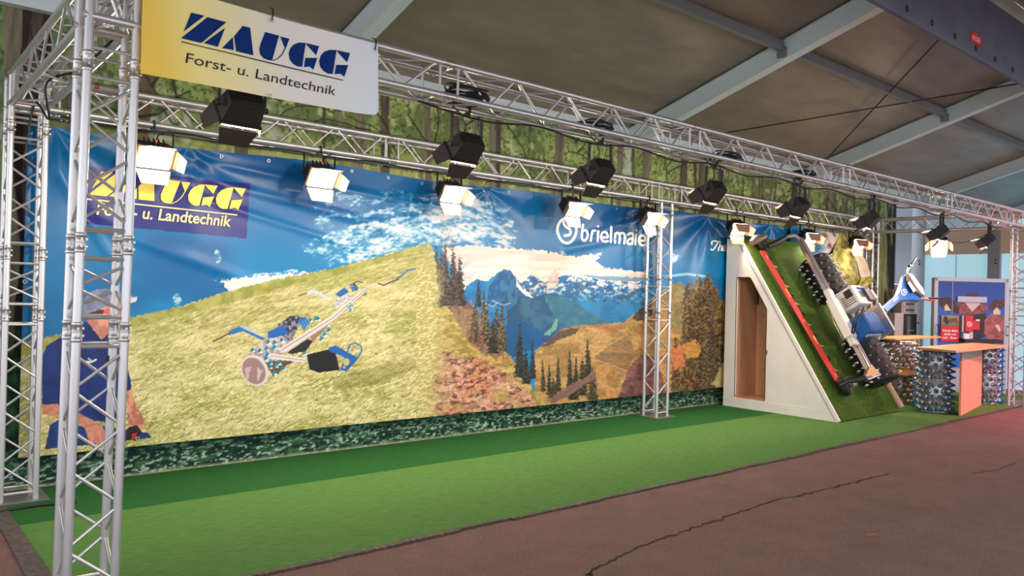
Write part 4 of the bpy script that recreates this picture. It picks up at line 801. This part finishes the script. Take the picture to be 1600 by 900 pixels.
cb = part('closet_back_wall', MB().prism([(.635, 6.6-RY0, .15), (.635, 6.6-RY0, 1.52), (.635, 6.95-RY0, 2.1), (.635, 7.29-RY0, 2.1), (.635, 7.29-RY0, .15)], (.02, 0, 0)), M['wood'], ramp)
part('closet_near_wall', MB().box((.34, 6.62-RY0, .85), (.58, .02, 1.4)), M['wood'], ramp)
part('closet_ceiling', MB().box((.34, 7.12-RY0, 2.12), (.6, .33, .02)).prism([(.04, 6.6-RY0, 1.53), (.04, 6.955-RY0, 2.11), (.04, 6.945-RY0, 2.13), (.04, 6.59-RY0, 1.55)], (.6, 0, 0)), M['wood'], ramp)
mb = MB()
for a_, c_ in ((D['bl'], D['tl']), (D['tl'], D['tr']), (D['tr'], D['r']), (D['r'], D['br'])):
    A = Vector((.0, a_[0]-RY0, a_[1])); B = Vector((.0, c_[0]-RY0, c_[1])); dd = (B-A); pn = Vector((0, -dd.z, dd.y)).normalized()*-.012
    mb.prism([A, B, B+pn, A+pn], (.09, 0, 0))
part('door_jamb', mb, M['wood'], ramp)
kn = MB().lathe([(.014, -.002), (.014, .002)], 8).mesh('knot', M['mdark'])
rk = random.Random(5)
for k in range(16): inst('knot', kn, cb, Matrix.Translation((.634, rk.uniform(6.7, 7.2)-RY0, rk.uniform(.25, 1.9))) @ Matrix.Rotation(R_(90), 4, 'Y') @ Matrix.Scale(rk.uniform(.5, 1.1), 4))
part('hook', MB().box((.58, 7.262-RY0, 1.78), (.06, .03, .26)), M['mdark'], ramp)
part('plastic_wrap', MB().tube([(.60, 6.90-RY0, 1.72), (.57, 6.88-RY0, 1.5), (.59, 6.86-RY0, 1.3), (.57, 6.86-RY0, 1.12)], [.01, .03, .035, .012], 7), M['fridge'], ramp, smooth=True)
part('lock', MB().box((.62, 7.02-RY0, .98), (.04, .05, .06)), M['mdark'], ramp)
part('latch', MB().box((-.012, 6.70-RY0, .92), (.02, .02, .06)), M['mdark'], ramp)
wp = thing('wooden_pole', 'pale round wooden pole leaning against the right edge of the turf ramp', 'pole', (RX0+WID+.055, RY0-.03, .012))
part('shaft', MB().tube([nn*.03+sl*.06, nn*.03+sl*1.0], .05, 16), M['tube'], wp, smooth=True)
part('cut_end', MB().tube([nn*.03+sl*.052, nn*.03+sl*.062], .0505, 16), M['pine'], wp)

# ------------------------------------------------------------------ mower on the ramp
mroot = (1.2, 1.62, .03)
mow = thing('slope_mower', 'blue and white slope mower with spiked drums and red cutter bar on the ramp', 'mower', m4=RM @ Matrix.Translation(mroot))
def mp(name, mb, m, parent=None, smooth=False, bevel=0):
    mb.v = [(q[0]-mroot[0], q[1]-mroot[1], q[2]-mroot[2]) for q in mb.v]; return part(name, mb, m, parent or mow, smooth, bevel)
MS = MB(); MS.lathe([(.026, 0), (.024, .012), (.016, .045), (.006, .062), (.001, .064)], 8); MS = MS.mesh('spike', M['spike'], True)
def mdrum(t, n, s0, s1, r, rows):
    mb = MB(); Lx = s1-s0
    mb.lathe([(.07, 0), (r-.02, 0), (r, .02), (r, Lx-.02), (r-.02, Lx), (.07, Lx)], 28, Matrix.Translation((t, s0, n)) @ Matrix.Rotation(R_(-90), 4, 'X'))
    dr = mp('spiked_drum', mb, M['rubber'], smooth=True); k = 0
    for i in range(rows):
        s = s0+.06+(Lx-.12)*i/(rows-1)
        for j in range(13):
            a = 2*math.pi*(j+.5*(i % 2))/13; dirv = Vector((math.cos(a), 0, math.sin(a))); q = Vector((t, s, n))+dirv*(r-.004)-Vector(mroot)
            inst('spike', MS, dr, Matrix.Translation(q) @ dirv.to_track_quat('Z', 'Y').to_matrix().to_4x4())
    mp('hub', MB().lathe([(.06, -.03), (.06, Lx+.03)], 14, Matrix.Translation((t, s0, n)) @ Matrix.Rotation(R_(-90), 4, 'X')), M['black'], dr)
    return dr
TD, ND, RD = 1.32, .325, .245
mdrum(TD, ND, 1.93, 2.66, RD, 6); mdrum(TD, ND, .40, 1.24, RD, 7)
# measured points of the machine (pixel, height off the slope)
Q = on_ramp
bA, bB = Q(1262, 402, .50), Q(1364, 588, .50)
def bar(mb, a, b, w, h):
    a = Vector(a); b = Vector(b); d = (b-a).normalized(); up = Vector((0, 0, 1)); sd = d.cross(up).normalized()*w/2; up = sd.cross(d).normalized()*h/2
    return mb.hexa([a-sd-up, a+sd-up, a+sd+up, a-sd+up], [b-sd-up, b+sd-up, b+sd+up, b-sd+up])
top = Q(1250, 374, .48)
mp('main_beam', bar(MB(), top, bB, .10, .09), M['chrome'], bevel=.008)
mp('beam_groove', bar(MB(), top+Vector((-.045, 0, .03)), bB+Vector((-.045, 0, .03)), .02, .006), M['mdark'])
g0, g1 = Q(1300, 468, .53), Q(1330, 528, .53)
mb = MB(); bar(mb, g0, g1, .19, .13); bar(mb, g0.lerp(g1, -.25), g0.lerp(g1, 1.2), .13, .10); mp('gearbox', mb, M['mwhite'], bevel=.02)
mp('guard_rail', MB().tube([Q(1297, 485, .35), Q(1303, 505, .34), Q(1312, 522, .36), Q(1318, 532, .45)], .009, 6), M['alu'], smooth=True)
# lower bracket and upper arm to the cutter bar
lb = Q(1371, 583, .50); la_ = Q(1352, 591, .46)
mb = MB(); bar(mb, lb, la_, .09, .08); bar(mb, Q(1357, 572, .50), Q(1353, 588, .47), .05, .06); mp('lower_bracket', mb, M['chrome'], bevel=.008)
mp('gusset', MB().prism([Q(1361, 569, .555), Q(1374, 584, .555), Q(1352, 589, .535)], (0, 0, .006)), M['brass'])
mp('lower_arm', MB().tube([la_, Q(1340, 594, .38), Q(1325, 596, .28), Q(1310, 602, .2)], [.045, .035, .03, .03], 8), M['black'], smooth=True)
mp('upper_arm', MB().tube([top, Q(1241, 368, .5), Q(1228, 370, .46)], [.035, .03, .025], 8), M['chrome'], smooth=True)
mp('upper_arm_boot', MB().tube([Q(1229, 370, .46), Q(1214, 379, .36), Q(1200, 385, .26)], [.035, .05, .04], 8), M['black'], smooth=True)
def shoe(u, v, n, r, name):
    c = Q(u, v, n); mb = MB(); mb.lathe([(r*.4, -.05), (r*.9, -.05), (r, -.02), (r, .02), (r*.85, .05), (r*.3, .06)], 18, Matrix.Translation(c) @ Matrix.Rotation(R_(25), 4, 'Y')); o = mp(name, mb, M['rubber'], smooth=True)
    for k in range(5):
        a = k*1.25; p = c+Vector((r*.55*math.cos(a), r*.55*math.sin(a), .05)); b2 = MB().lathe([(.018, -.02), (.018, .03)], 8, Matrix.Translation(p)); mp('bolt', b2, M['steel'], o)
    return o
shoe(1190, 381, .13, .14, 'end_shoe'); s2 = shoe(1318, 604, .13, .15, 'end_shoe')
mp('shoe_cover', MB().tube([Q(1174, 380, .18), Q(1182, 374, .23), Q(1192, 369, .22), Q(1197, 369, .2)], [.05, .075, .06, .03], 10), M['mdark'], smooth=True)
mp('shoe_loop', MB().tube(smooth_line3([Q(1182, 372, .22), Q(1192, 367, .26), Q(1197, 369, .24), Q(1195, 376, .2)]), .008, 6), M['black'], smooth=True)
mp('lower_loop', MB().tube(smooth_line3([Q(1308, 598, .22), Q(1322, 590, .30), Q(1340, 588, .32), Q(1352, 590, .4)]), .014, 6), M['black'], smooth=True)
mp('shoe_motor', MB().lathe([(.05, -.06), (.06, -.05), (.06, .05), (.045, .07)], 14, Matrix.Translation(Q(1332, 600, .16)) @ Matrix.Rotation(R_(90), 4, 'Y')), M['alu_cast'], smooth=True)
cA, cB = Q(1191, 392, .14), Q(1309, 595, .14); cb_ = mp('cutter_bar', bar(MB(), cA, cB, .135, .022), M['red'], bevel=.004)
tn = MB().box((.05, 0, 0), (.10, .022, .016)).mesh('tooth', M['brass']); hk = MB().ring((.03, 0, .0), .035, .011, None, 10, 5).mesh('hook', M['black'], True)
dcb = cB-cA
for k, f in enumerate((.13, .29, .43, .59, .75, .93)):
    inst('tooth', tn, cb_, Matrix.Translation(cA+dcb*f+Vector((.06, 0, .005))-Vector(mroot))); inst('tooth', tn, cb_, Matrix.Translation(cA+dcb*(f-.015)+Vector((.06, 0, -.015))-Vector(mroot)) @ Matrix.Scale(.8, 4))
for f in (.06, .22, .36, .51, .67, .84): inst('hook', hk, cb_, Matrix.Translation(cA+dcb*f+Vector((.07, 0, .0))-Vector(mroot)))
cdir = dcb.normalized(); cper = Vector((0, 0, 1)).cross(cdir)
for (f, ln, wd, m) in ((.04, .06, .02, 'whiteink'), (.31, .16, .03, 'yellowink'), (.55, .05, .018, 'whiteink'), (.68, .14, .03, 'yellowink'), (.95, .06, .02, 'whiteink')):
    dec = MB()
    for k in range(4):
        a = cA+dcb*f+cdir*(k*ln/4); a.z = .1525; dec.add([a, a+cdir*ln*.18, a+cdir*ln*.18+cper*wd, a+cper*wd], [(0, 1, 2, 3)])
    mp('decal', dec, M[m], cb_)
# engine between the drums
def boxq(name, c, size, m, rz=0, rx=0, ry=0, bevel=.015, parent=None):
    return mp(name, MB().box(c, size, (Matrix.Rotation(rz, 3, 'Z') @ Matrix.Rotation(rx, 3, 'X') @ Matrix.Rotation(ry, 3, 'Y'))), M[m], parent, bevel=bevel)
cw = Q(1332, 468, .66); cow = boxq('engine_cowl', cw, (.36, .34, .34), 'mwhite', 0, 0, 0, .04)
for k in range(5): boxq('vent_slot', cw+Vector((-.183, -.10+k*.035, .02)), (.008, .016, .20), 'grey', bevel=0, parent=cow)
boxq('air_filter', cw+Vector((-.17, .06, .06)) , (.06, .12, .12), 'black', bevel=.01, parent=cow)
boxq('cowl_window', cw+Vector((.0, .0, .172)) , (.12, .11, .012), 'black', bevel=.004, parent=cow)
tk = Q(1352, 462, .80); boxq('fuel_box', tk, (.16, .24, .16), 'mdark', bevel=.015)
mp('roll_bar', MB().tube([Q(1318, 457, .62), Q(1327, 452, .72), Q(1340, 450, .84), Q(1354, 450, .88)], .018, 8), M['mblue'], smooth=True)
boxq('tank_cap', tk+Vector((.10, -.02, .05)), (.07, .16, .10), 'mwhite', bevel=.02)
sh = Q(1351, 511, .66); shr = boxq('engine_shroud', sh, (.40, .34, .34), 'mblue', 0, 0, 0, .03)
for k in range(8): boxq('shroud_rib', sh+Vector((-.17+k*.048, 0, .172)), (.014, .32, .012), 'mblue', bevel=0, parent=shr)
for k in range(6): boxq('shroud_rib', sh+Vector((-.202, 0, -.13+k*.05)), (.012, .32, .016), 'mblue', bevel=0, parent=shr)
boxq('shroud_lip', sh+Vector((0, -.175, .05)), (.40, .03, .07), 'boxframe', bevel=.01)
boxq('side_plate', Q(1372, 503, .70)+Vector((.10, .02, .0)), (.06, .50, .26), 'chrome', bevel=.01)
mp('hose', MB().tube(smooth_line3([Q(1331, 520, .6), Q(1333, 508, .74), Q(1338, 492, .82), Q(1342, 483, .8)]), .012, 6), M['black'], smooth=True)
mp('hose', MB().tube(smooth_line3([Q(1333, 525, .55), Q(1338, 505, .78), Q(1346, 490, .84), Q(1350, 480, .8)]), .012, 6), M['black'], smooth=True)
mp('axle_housing', MB().lathe([(.10, 0), (.13, .1), (.13, .66), (.10, .76)], 16, Matrix.Translation((TD, 1.26, ND)) @ Matrix.Rotation(R_(-90), 4, 'X')), M['mdark'], smooth=True)
# steering handle: a flat blue arm widening into a console
hn = .78
def hq(u, v, dn=0): return Q(u, v, hn+dn)
outl = [(1374, 484), (1400, 462), (1404, 458), (1411, 440), (1414, 428), (1418, 431), (1441, 462), (1438, 469), (1422, 468), (1408, 469), (1383, 491)]
hd = mp('handle_arm', MB().prism([hq(u, v) for u, v in outl], (0, 0, -.09)), M['mblue'], bevel=.012)
mp('console', MB().prism([hq(u, v, .002) for u, v in ((1415, 430), (1419, 429), (1443, 462), (1438, 465), (1424, 455), (1414, 440))], (0, 0, .05)), M['mdark'], hd, bevel=.008)
mp('console_cover', MB().prism([hq(u, v, .052) for u, v in ((1418, 429), (1424, 430), (1440, 452), (1443, 462), (1439, 460), (1428, 446))], (0, 0, .03)), M['mwhite'], hd, bevel=.006)
mp('display', MB().prism([hq(u, v, .053) for u, v in ((1418, 442), (1421, 440), (1431, 454), (1427, 457))], (0, 0, .006)), M['whiteink'], hd)
ec = (1412.5, 456.5)
mp('emblem', strokes([[(ec[0]+4*math.cos(t*.45), ec[1]+4.6*math.sin(t*.45)) for t in range(15)], [(ec[0]-1, ec[1]-2.5), (ec[0]+1.3, ec[1]), (ec[0]-.8, ec[1]+1.8)]], 1.1, lambda x, y: hq(x, y, .003)), M['whiteink'], hd)
for k in range(4): mp('decal', strokes([[(1396.5+k*1.6, 471-k*1.0), (1399+k*1.6, 466.5-k*1.0)]], .8, lambda x, y: hq(x, y, .003)), M['whiteink'], hd)
mp('handlebar', MB().tube(smooth_line3([hq(1416, 432), hq(1419, 422, .02), hq(1424, 416, .04), hq(1427, 411, .05)]), .014, 8), M['alu'], smooth=True)
mp('brake_clamp', MB().box(hq(1421.5, 416, .03), (.07, .05, .05)), M['black'], bevel=.008)
mp('grip', MB().tube([hq(1425, 413, .045), hq(1431, 403, .06)], .020, 10), M['rubber'], smooth=True)
mp('brake_lever', MB().tube(smooth_line3([hq(1418, 418, .06), hq(1417, 425, .07), hq(1420, 430, .06)]), .007, 6), M['alu'], smooth=True)
mp('handlebar', MB().tube([hq(1438, 466), hq(1450, 467, .02)], .014, 8), M['alu'], smooth=True)
mp('grip', MB().tube([hq(1452, 466, .02), hq(1472, 466, .04)], .018, 10), M['rubber'], smooth=True)
mp('safety_lever', MB().tube([hq(1444, 467.5, .06), hq(1452, 469, .08), hq(1461, 470, .08)], [.012, .02, .014], 8), M['redsign'], smooth=True)
mp('handle_joint', MB().lathe([(.05, -.06), (.05, .06)], 12, Matrix.Translation(Q(1378, 488, .72))), M['black'], smooth=True)
mp('handle_post', bar(MB(), Q(1372, 490, .66), Q(1380, 487, .76), .08, .06), M['steel'])

# ------------------------------------------------------------------ bar made of spiked drums
SPK = MB(); SPK.lathe([(.044, -.004), (.044, .012), (.038, .030), (.026, .042)], 12); SPK.cur = 1; SPK.lathe([(.027, .040), (.017, .066), (.005, .096), (.001, .098)], 8)
SPB = SPK.mesh('spike', [M['spike'], M['bluespike']], True); SPS = SPK.mesh('spike', [M['spike'], M['spike']], True)
def bar_drum(x, y, z, r, h, label, sp_mesh, group='spiked drums carrying the bar', nj=13, rows=5):
    t = thing('spiked_drum', label, 'drum', (x, y, z), group)
    part('shell', MB().lathe([(r-.03, 0), (r-.008, 0), (r, .012), (r, h-.012), (r-.008, h), (r-.03, h)], 32), M['shell'], t, smooth=True)
    rim = MB(); rim.ring((0, 0, .014), r, .012, None, 32, 6); part('rim', rim, M['alu'], t, smooth=True); rim = MB(); rim.ring((0, 0, h-.014), r, .012, None, 32, 6); part('rim', rim, M['alu'], t, smooth=True)
    for i in range(rows):
        zz = .06+(h-.12)*i/(rows-1)
        for j in range(nj):
            a = 2*math.pi*(j+.5*(i % 2))/nj+x*3.1+z*1.3; d = Vector((math.cos(a), math.sin(a), 0))
            inst('spike', sp_mesh, t, Matrix.Translation(d*(r-.003)+Vector((0, 0, zz))) @ d.to_track_quat('Z', 'Y').to_matrix().to_4x4())
    return t
vd = np.array([CW[0], CW[1]])/np.hypot(CW[0], CW[1]); rd = .22
f1 = at(1470, 646, 2, .009)[:2]+vd*rd; f2 = at(1549, 632, 2, .009)[:2]+vd*rd; f3 = at(1414, 632, 2, .009)[:2]+vd*rd
HB = .505
for (f, lab, ms) in ((f1, 'at the bar’s near left corner', SPB), (f2, 'at the bar’s right end near the truss tower', SPB), (f3, 'of the rear bar behind the ramp', SPS)):
    bar_drum(f[0], f[1], .009, rd, HB, 'lower spiked steel drum '+lab, ms)
    if ms is SPB: bar_drum(f[0], f[1], .009+HB, rd, HB, 'upper spiked steel drum '+lab, ms)
bz = .009+HB
bs = thing('board_stack', 'short stack of pale boards between the two drums of the rear bar', 'boards', (f3[0], f3[1], bz))
for k in range(3): part('board', MB().box((.03*(k-1), .02*k, .0175+k*.037), (.50-.05*k, .52, .034)), M['pine'], bs, bevel=.004)
bar_drum(f3[0], f3[1], bz+.112, rd, .47, 'upper spiked steel drum of the rear bar, above the board stack', SPS)
zt_ = .009+2*HB
ct = thing('bar_top', 'light wooden bar top resting on the two front drum columns', 'worktop', (f1[0], f1[1], zt_))
def gpt(u, v, z): q = at(u, v, 2, z); return Vector((q[0]-f1[0], q[1]-f1[1], 0))
c1, c2, c3 = gpt(1494, 548, zt_+.035), gpt(1431, 542, zt_+.035), gpt(1574, 539.5, zt_+.035); c4 = Vector((c3.x+.25, c3.y+.62, 0))
part('top_board', MB().prism([c2, c1, c3, c4], (0, 0, .035)), M['pine'], ct, bevel=.004)
pA = at(1501, 650, 2, .009)[:2]; pB = at(1533, 633, 2, .009)[:2]; dv = (pB-pA)/np.hypot(*(pB-pA)); nv = np.array([-dv[1], dv[0]])*.03
op = thing('strand_board_panel', 'orange strand board panel between the front bar drums', 'panel', (pA[0], pA[1], .009))
dq = Vector((pB[0]-pA[0], pB[1]-pA[1], 0)); nq = Vector((nv[0], nv[1], 0))
part('board', MB().prism([(0, 0, 0), dq, dq+nq, nq], (0, 0, .86)), M['osb'], op); part('grey_band', MB().prism([Vector((0, 0, .86)), dq+Vector((0, 0, .86)), dq+nq+Vector((0, 0, .86)), nq+Vector((0, 0, .86))], (0, 0, .14)), M['grey'], op)
cpn = thing('cream_panel', 'cream upright board closing the right end of the bar', 'panel', (f2[0]+.55, f2[1]+.18, .009))
part('board', MB().box((0, .1, .5), (.04, .62, 1.0)), M['cream'], cpn)
rb = thing('rear_bar', 'narrow pale wooden rear bar with upright end panel behind the ramp', 'counter', (f3[0], f3[1]+.1, .009))
part('top_board', MB().box((.55, .05, 1.115), (1.9, .50, .03)), M['pine'], rb, bevel=.004); e3 = at(1438, 600, 1, f3[1]-.1)
part('end_panel', MB().box((.33, .0, .55), (.03, .44, 1.10)), M['pine'], rb)
part('back_panel', MB().box((.95, .22, .55), (1.2, .03, 1.1)), M['pine'], rb)

# ------------------------------------------------------------------ vending cabinet behind the bar
DV = 15.45
def at_depth(u, v, D=DV): return np.array([0, 0, EYE])+ray(u, v)*D
k0 = at_depth(1460, 434); k1 = at_depth(1575, 436); rx_ = (k1-k0)*np.array([1, 1, 0]); WV = float(np.hypot(rx_[0], rx_[1])); rx_ = rx_/WV; HV = float((k0[2]+k1[2])/2)
vm = basis((k0[0], k0[1], 0), rx_, (-rx_[1], rx_[0], 0), (0, 0, 1))
vend = thing('vending_cabinet', 'tall blue milk vending cabinet with a printed cow, behind the bar', 'cabinet', m4=vm)
part('body', MB().box((WV/2, .06, HV/2), (WV, .10, HV)), M['boxframe'], vend, bevel=.02)
fr = MB(); fr.box((.035, 0, HV/2), (.07, .05, HV)); fr.box((WV-.035, 0, HV/2), (.07, .05, HV)); fr.box((WV/2, 0, HV-.035), (WV, .05, .07)); part('front_frame', fr, M['boxframe'], vend, bevel=.008)
vmi = vm.inverted()
def vq(u, v, y=-.02): 
    q = vmi @ Vector(at_depth(u, v)); return (q.x, y, q.z)
nx, nz = 150, 190; X, Z = np.meshgrid(np.linspace(.07, WV-.07, nx), np.linspace(.5, HV-.07, nz)); X = X.ravel(); Z = Z.ravel()
wx = vm[0][3]+X*rx_[0]; wy = vm[1][3]+X*rx_[1]; U, V = proj(wx, wy, Z); b = Paint(U, V)
b.c[:] = mix(C(18, 70, 160), C(36, 110, 196), ss(440, 530, V)+.2*(fbm(U*.03, V*.05, 3, 2)-.5)); z5 = lambda L: [(1440+x/5.625, 400+y/5.625) for x, y in L]
b.ell(*z5([(440, 345)])[0], 11, 4, C(70, 40, 40), .2)
b.poly(z5([(300, 420), (340, 405), (400, 410), (460, 490), (450, 530), (400, 520), (330, 505)]), C(150, 84, 78), 1, 1, C(112, 56, 54), (.3, .3)); b.poly(z5([(440, 480), (470, 440), (540, 415), (575, 450), (560, 500), (520, 550), (460, 560)]), C(150, 84, 78), 1, 2, C(110, 56, 54), (.3, .3))
b.poly(z5([(375, 405), (520, 410), (480, 450), (440, 490), (400, 440)]), C(206, 198, 190)); b.poly(z5([(135, 390), (200, 360), (260, 375), (330, 450), (320, 510), (240, 490), (150, 430)]), C(40, 26, 28), 1, 3, C(66, 44, 42), (.3, .3))
b.poly(z5([(580, 440), (620, 390), (720, 375), (745, 410), (700, 460), (600, 490)]), C(92, 52, 50), 1, 4, C(58, 34, 34), (.3, .3)); b.poly(z5([(410, 520), (560, 500), (580, 700), (420, 760)]), C(38, 22, 26), 1, 5)
b.poly(z5([(550, 560), (600, 510), (740, 530), (745, 780), (600, 760), (545, 680)]), C(168, 98, 90), 1, 6, C(132, 70, 66), (.2, .2)); b.poly(z5([(640, 610), (670, 600), (690, 650), (680, 670), (660, 640)]), C(214, 200, 186), .5)
b.poly(z5([(195, 445), (215, 420), (255, 480), (200, 480)]), C(214, 206, 160)); b.poly(z5([(625, 480), (658, 450), (690, 490), (685, 515), (625, 512)]), C(214, 206, 170))
sheet('cow_print', np.stack([X, np.full_like(X, -.018), Z], -1), grid_faces(nx, nz), M['cow'], vend, b.c)
def vbox(name, u0, v0, u1, v1, y0, y1, m, parent=None, bevel=0):
    a = vq(u0, v1); c_ = vq(u1, v0); return part(name, MB().box(((a[0]+c_[0])/2, (y0+y1)/2, (a[2]+c_[2])/2), (abs(c_[0]-a[0]), y1-y0, abs(c_[2]-a[2]))), M[m], parent or vend, bevel=bevel)
vbox('seam', 1487, 440, 1487.6, 490, -.022, -.016, 'boxframe'); vbox('light_bar', 1494, 464, 1540, 472, -.05, -.018, 'boxframe', bevel=.006)
po = vbox('poster', 1467.5, 493, 1497, 533, -.05, -.035, 'redsign')
X, Z = np.meshgrid(np.linspace(0, 1, 60), np.linspace(0, 1, 36)); X = X.ravel(); Z = Z.ravel(); a = np.array(vq(1468.5, 509)); c_ = np.array(vq(1496, 493.5)); pc = Paint(X*100, Z*60)
pc.c[:] = mix(C(96, 110, 60), C(150, 150, 110), Z); pc.poly([(15, 60), (30, 55), (42, 30), (36, 8), (22, 14), (10, 30)], C(54, 34, 30), 3, 1); pc.poly([(40, 45), (90, 48), (96, 20), (60, 14), (40, 20)], C(110, 74, 52), 4, 2); pc.poly([(52, 20), (80, 24), (70, 4), (50, 6)], C(96, 132, 60), 3, 3)
sheet('poster_photo', np.stack([a[0]+(c_[0]-a[0])*X, np.full_like(X, -.052), a[2]+(c_[2]-a[2])*Z], -1), grid_faces(60, 36), M['cow'], po, pc.c)
def vtext(body, u, v, w, parent, m='whiteink', y=-.0525, shear=.25, bold=.015):
    vs, fs = text_geo(body, 1., shear, bold); s = w/(vs[:, 0].max()-vs[:, 0].min()); c_ = vq(u, v); vs = (vs-[vs[:, 0].mean(), 0])*s
    vs[:, 0] -= (vs[:, 0].max()+vs[:, 0].min())/2; letter_part('lettering', [(c_[0]+x, y, c_[2]+z*1.15) for x, z in vs], fs, M[m], parent)
vtext('Frische Milch', 1482, 518.2, .30, po); vtext('direkt vom', 1482, 523.6, .24, po); vtext('Lely - Bauer', 1482, 529, .29, po)
vbox('bottle_dispenser', 1498, 493, 1501.5, 518, -.11, -.02, 'boxframe'); dp = vbox('coin_unit', 1501.5, 493, 1514.5, 518, -.14, -.02, 'redsign', bevel=.008)
cc = vq(1508, 506); mb = MB(); mb.ring((cc[0], -.142, cc[2]), .045, .008, Matrix.Rotation(R_(90), 3, 'X'), 20, 5); mb.box((cc[0], -.142, cc[2]), (.05, .006, .012), Matrix.Rotation(.8, 3, 'Y')); mb.box((cc[0], -.142, cc[2]), (.05, .006, .012), Matrix.Rotation(-.8, 3, 'Y')); part('emblem', mb, M['whiteink'], dp)
vbox('red_unit', 1515, 501, 1526.5, 515, -.09, -.02, 'redsign', bevel=.006); vbox('slot', 1520, 499, 1526, 501, -.1, -.02, 'whiteink')
vbox('card_reader', 1499, 520, 1511, 530, -.12, -.02, 'boxframe', bevel=.006); vbox('screen', 1501, 522, 1509, 529, -.124, -.119, 'whiteink'); vbox('shelf', 1497, 530, 1556, 534, -.22, -.02, 'black'); vbox('white_spout', 1511, 512, 1517, 530, -.07, -.02, 'fridge')
hm = MB().tube([(0, -.02, .09), (0, -.07, .07), (0, -.07, -.07), (0, -.02, -.09)], .012, 8).mesh('handle', M['black'], True)
for (u, v) in ((1463, 514), (1572, 517)): q = vq(u, v); inst('handle', hm, vend, Matrix.Translation((q[0], -.02, q[2])))

# fridge and cartons at the foot of the end wall
DF = 15.9
a = at_depth(1398.5, 489, DF); c_ = at_depth(1432, 489, DF); fx = (c_-a)*np.array([1, 1, 0]); fw = float(np.hypot(fx[0], fx[1])); fx /= fw; fh = float(a[2])
fg = thing('drinks_fridge', 'small white fridge with dark glass door, left of the vending cabinet', 'fridge', m4=basis((a[0], a[1], 0), fx, (-fx[1], fx[0], 0), (0, 0, 1)))
part('body', MB().box((fw/2, .18, fh/2), (fw, .34, fh)), M['fridge'], fg, bevel=.012); s_ = fw*.42
part('door_frame', MB().box(((s_+fw)/2, -.005, fh/2), (fw-s_, .03, fh-.02)), M['black'], fg, bevel=.006); part('door_glass', MB().box(((s_+fw)/2, -.022, fh/2+.02), (fw-s_-.10, .008, fh-.16)), M['glass'], fg)
for k in range(4): part('shelf', MB().box(((s_+fw)/2, -.0275, .35+k*.28), (fw-s_-.11, .003, .012)), M['boxframe'], fg)
zc = fh
def carton(x0, x1, z, h, label, m='carton'):
    t = thing('carton', label, 'box', group='cartons on the drinks fridge', m4=basis((a[0]+fx[0]*(x0+x1)/2, a[1]+fx[1]*(x0+x1)/2, z), fx, (-fx[1], fx[0], 0), (0, 0, 1)))
    part('box', MB().box((0, .16, h/2), (x1-x0, .26, h)), M[m], t, bevel=.004)
    mk = MB()
    for k in range(5): mk.box(((k-2)*.035+.03, .027, h*.5), (.022, .004, h*.32))
    part('marking', mk, M['greyink'], t); part('strip', MB().box((-(x1-x0)*.28, .027, h*.5), (.025, .004, h*.7)), M['fridge'], t)
carton(.14, .42, zc, .125, 'lower grey carton lying on the drinks fridge'); carton(.14, .42, zc+.125, .125, 'upper grey carton lying on the drinks fridge')
ga = at_depth(1398, 470, 16.6); gr = thing('wire_rack', 'grey slatted rack above the cartons, left of the blue handle', 'rack', (ga[0], ga[1], 0))
for k in range(7): part('slat', MB().box((.02+k*.05, .05, 1.72+.0), (.03, .02, .62)), M['grey'], gr)
part('rail', MB().box((.17, .07, 2.0), (.36, .02, .03)).box((.17, .07, 1.45), (.36, .02, .03)), M['grey'], gr)
for s in (.0, .34): part('leg', MB().box((s, .08, .72), (.03, .02, 1.44)), M['grey'], gr)
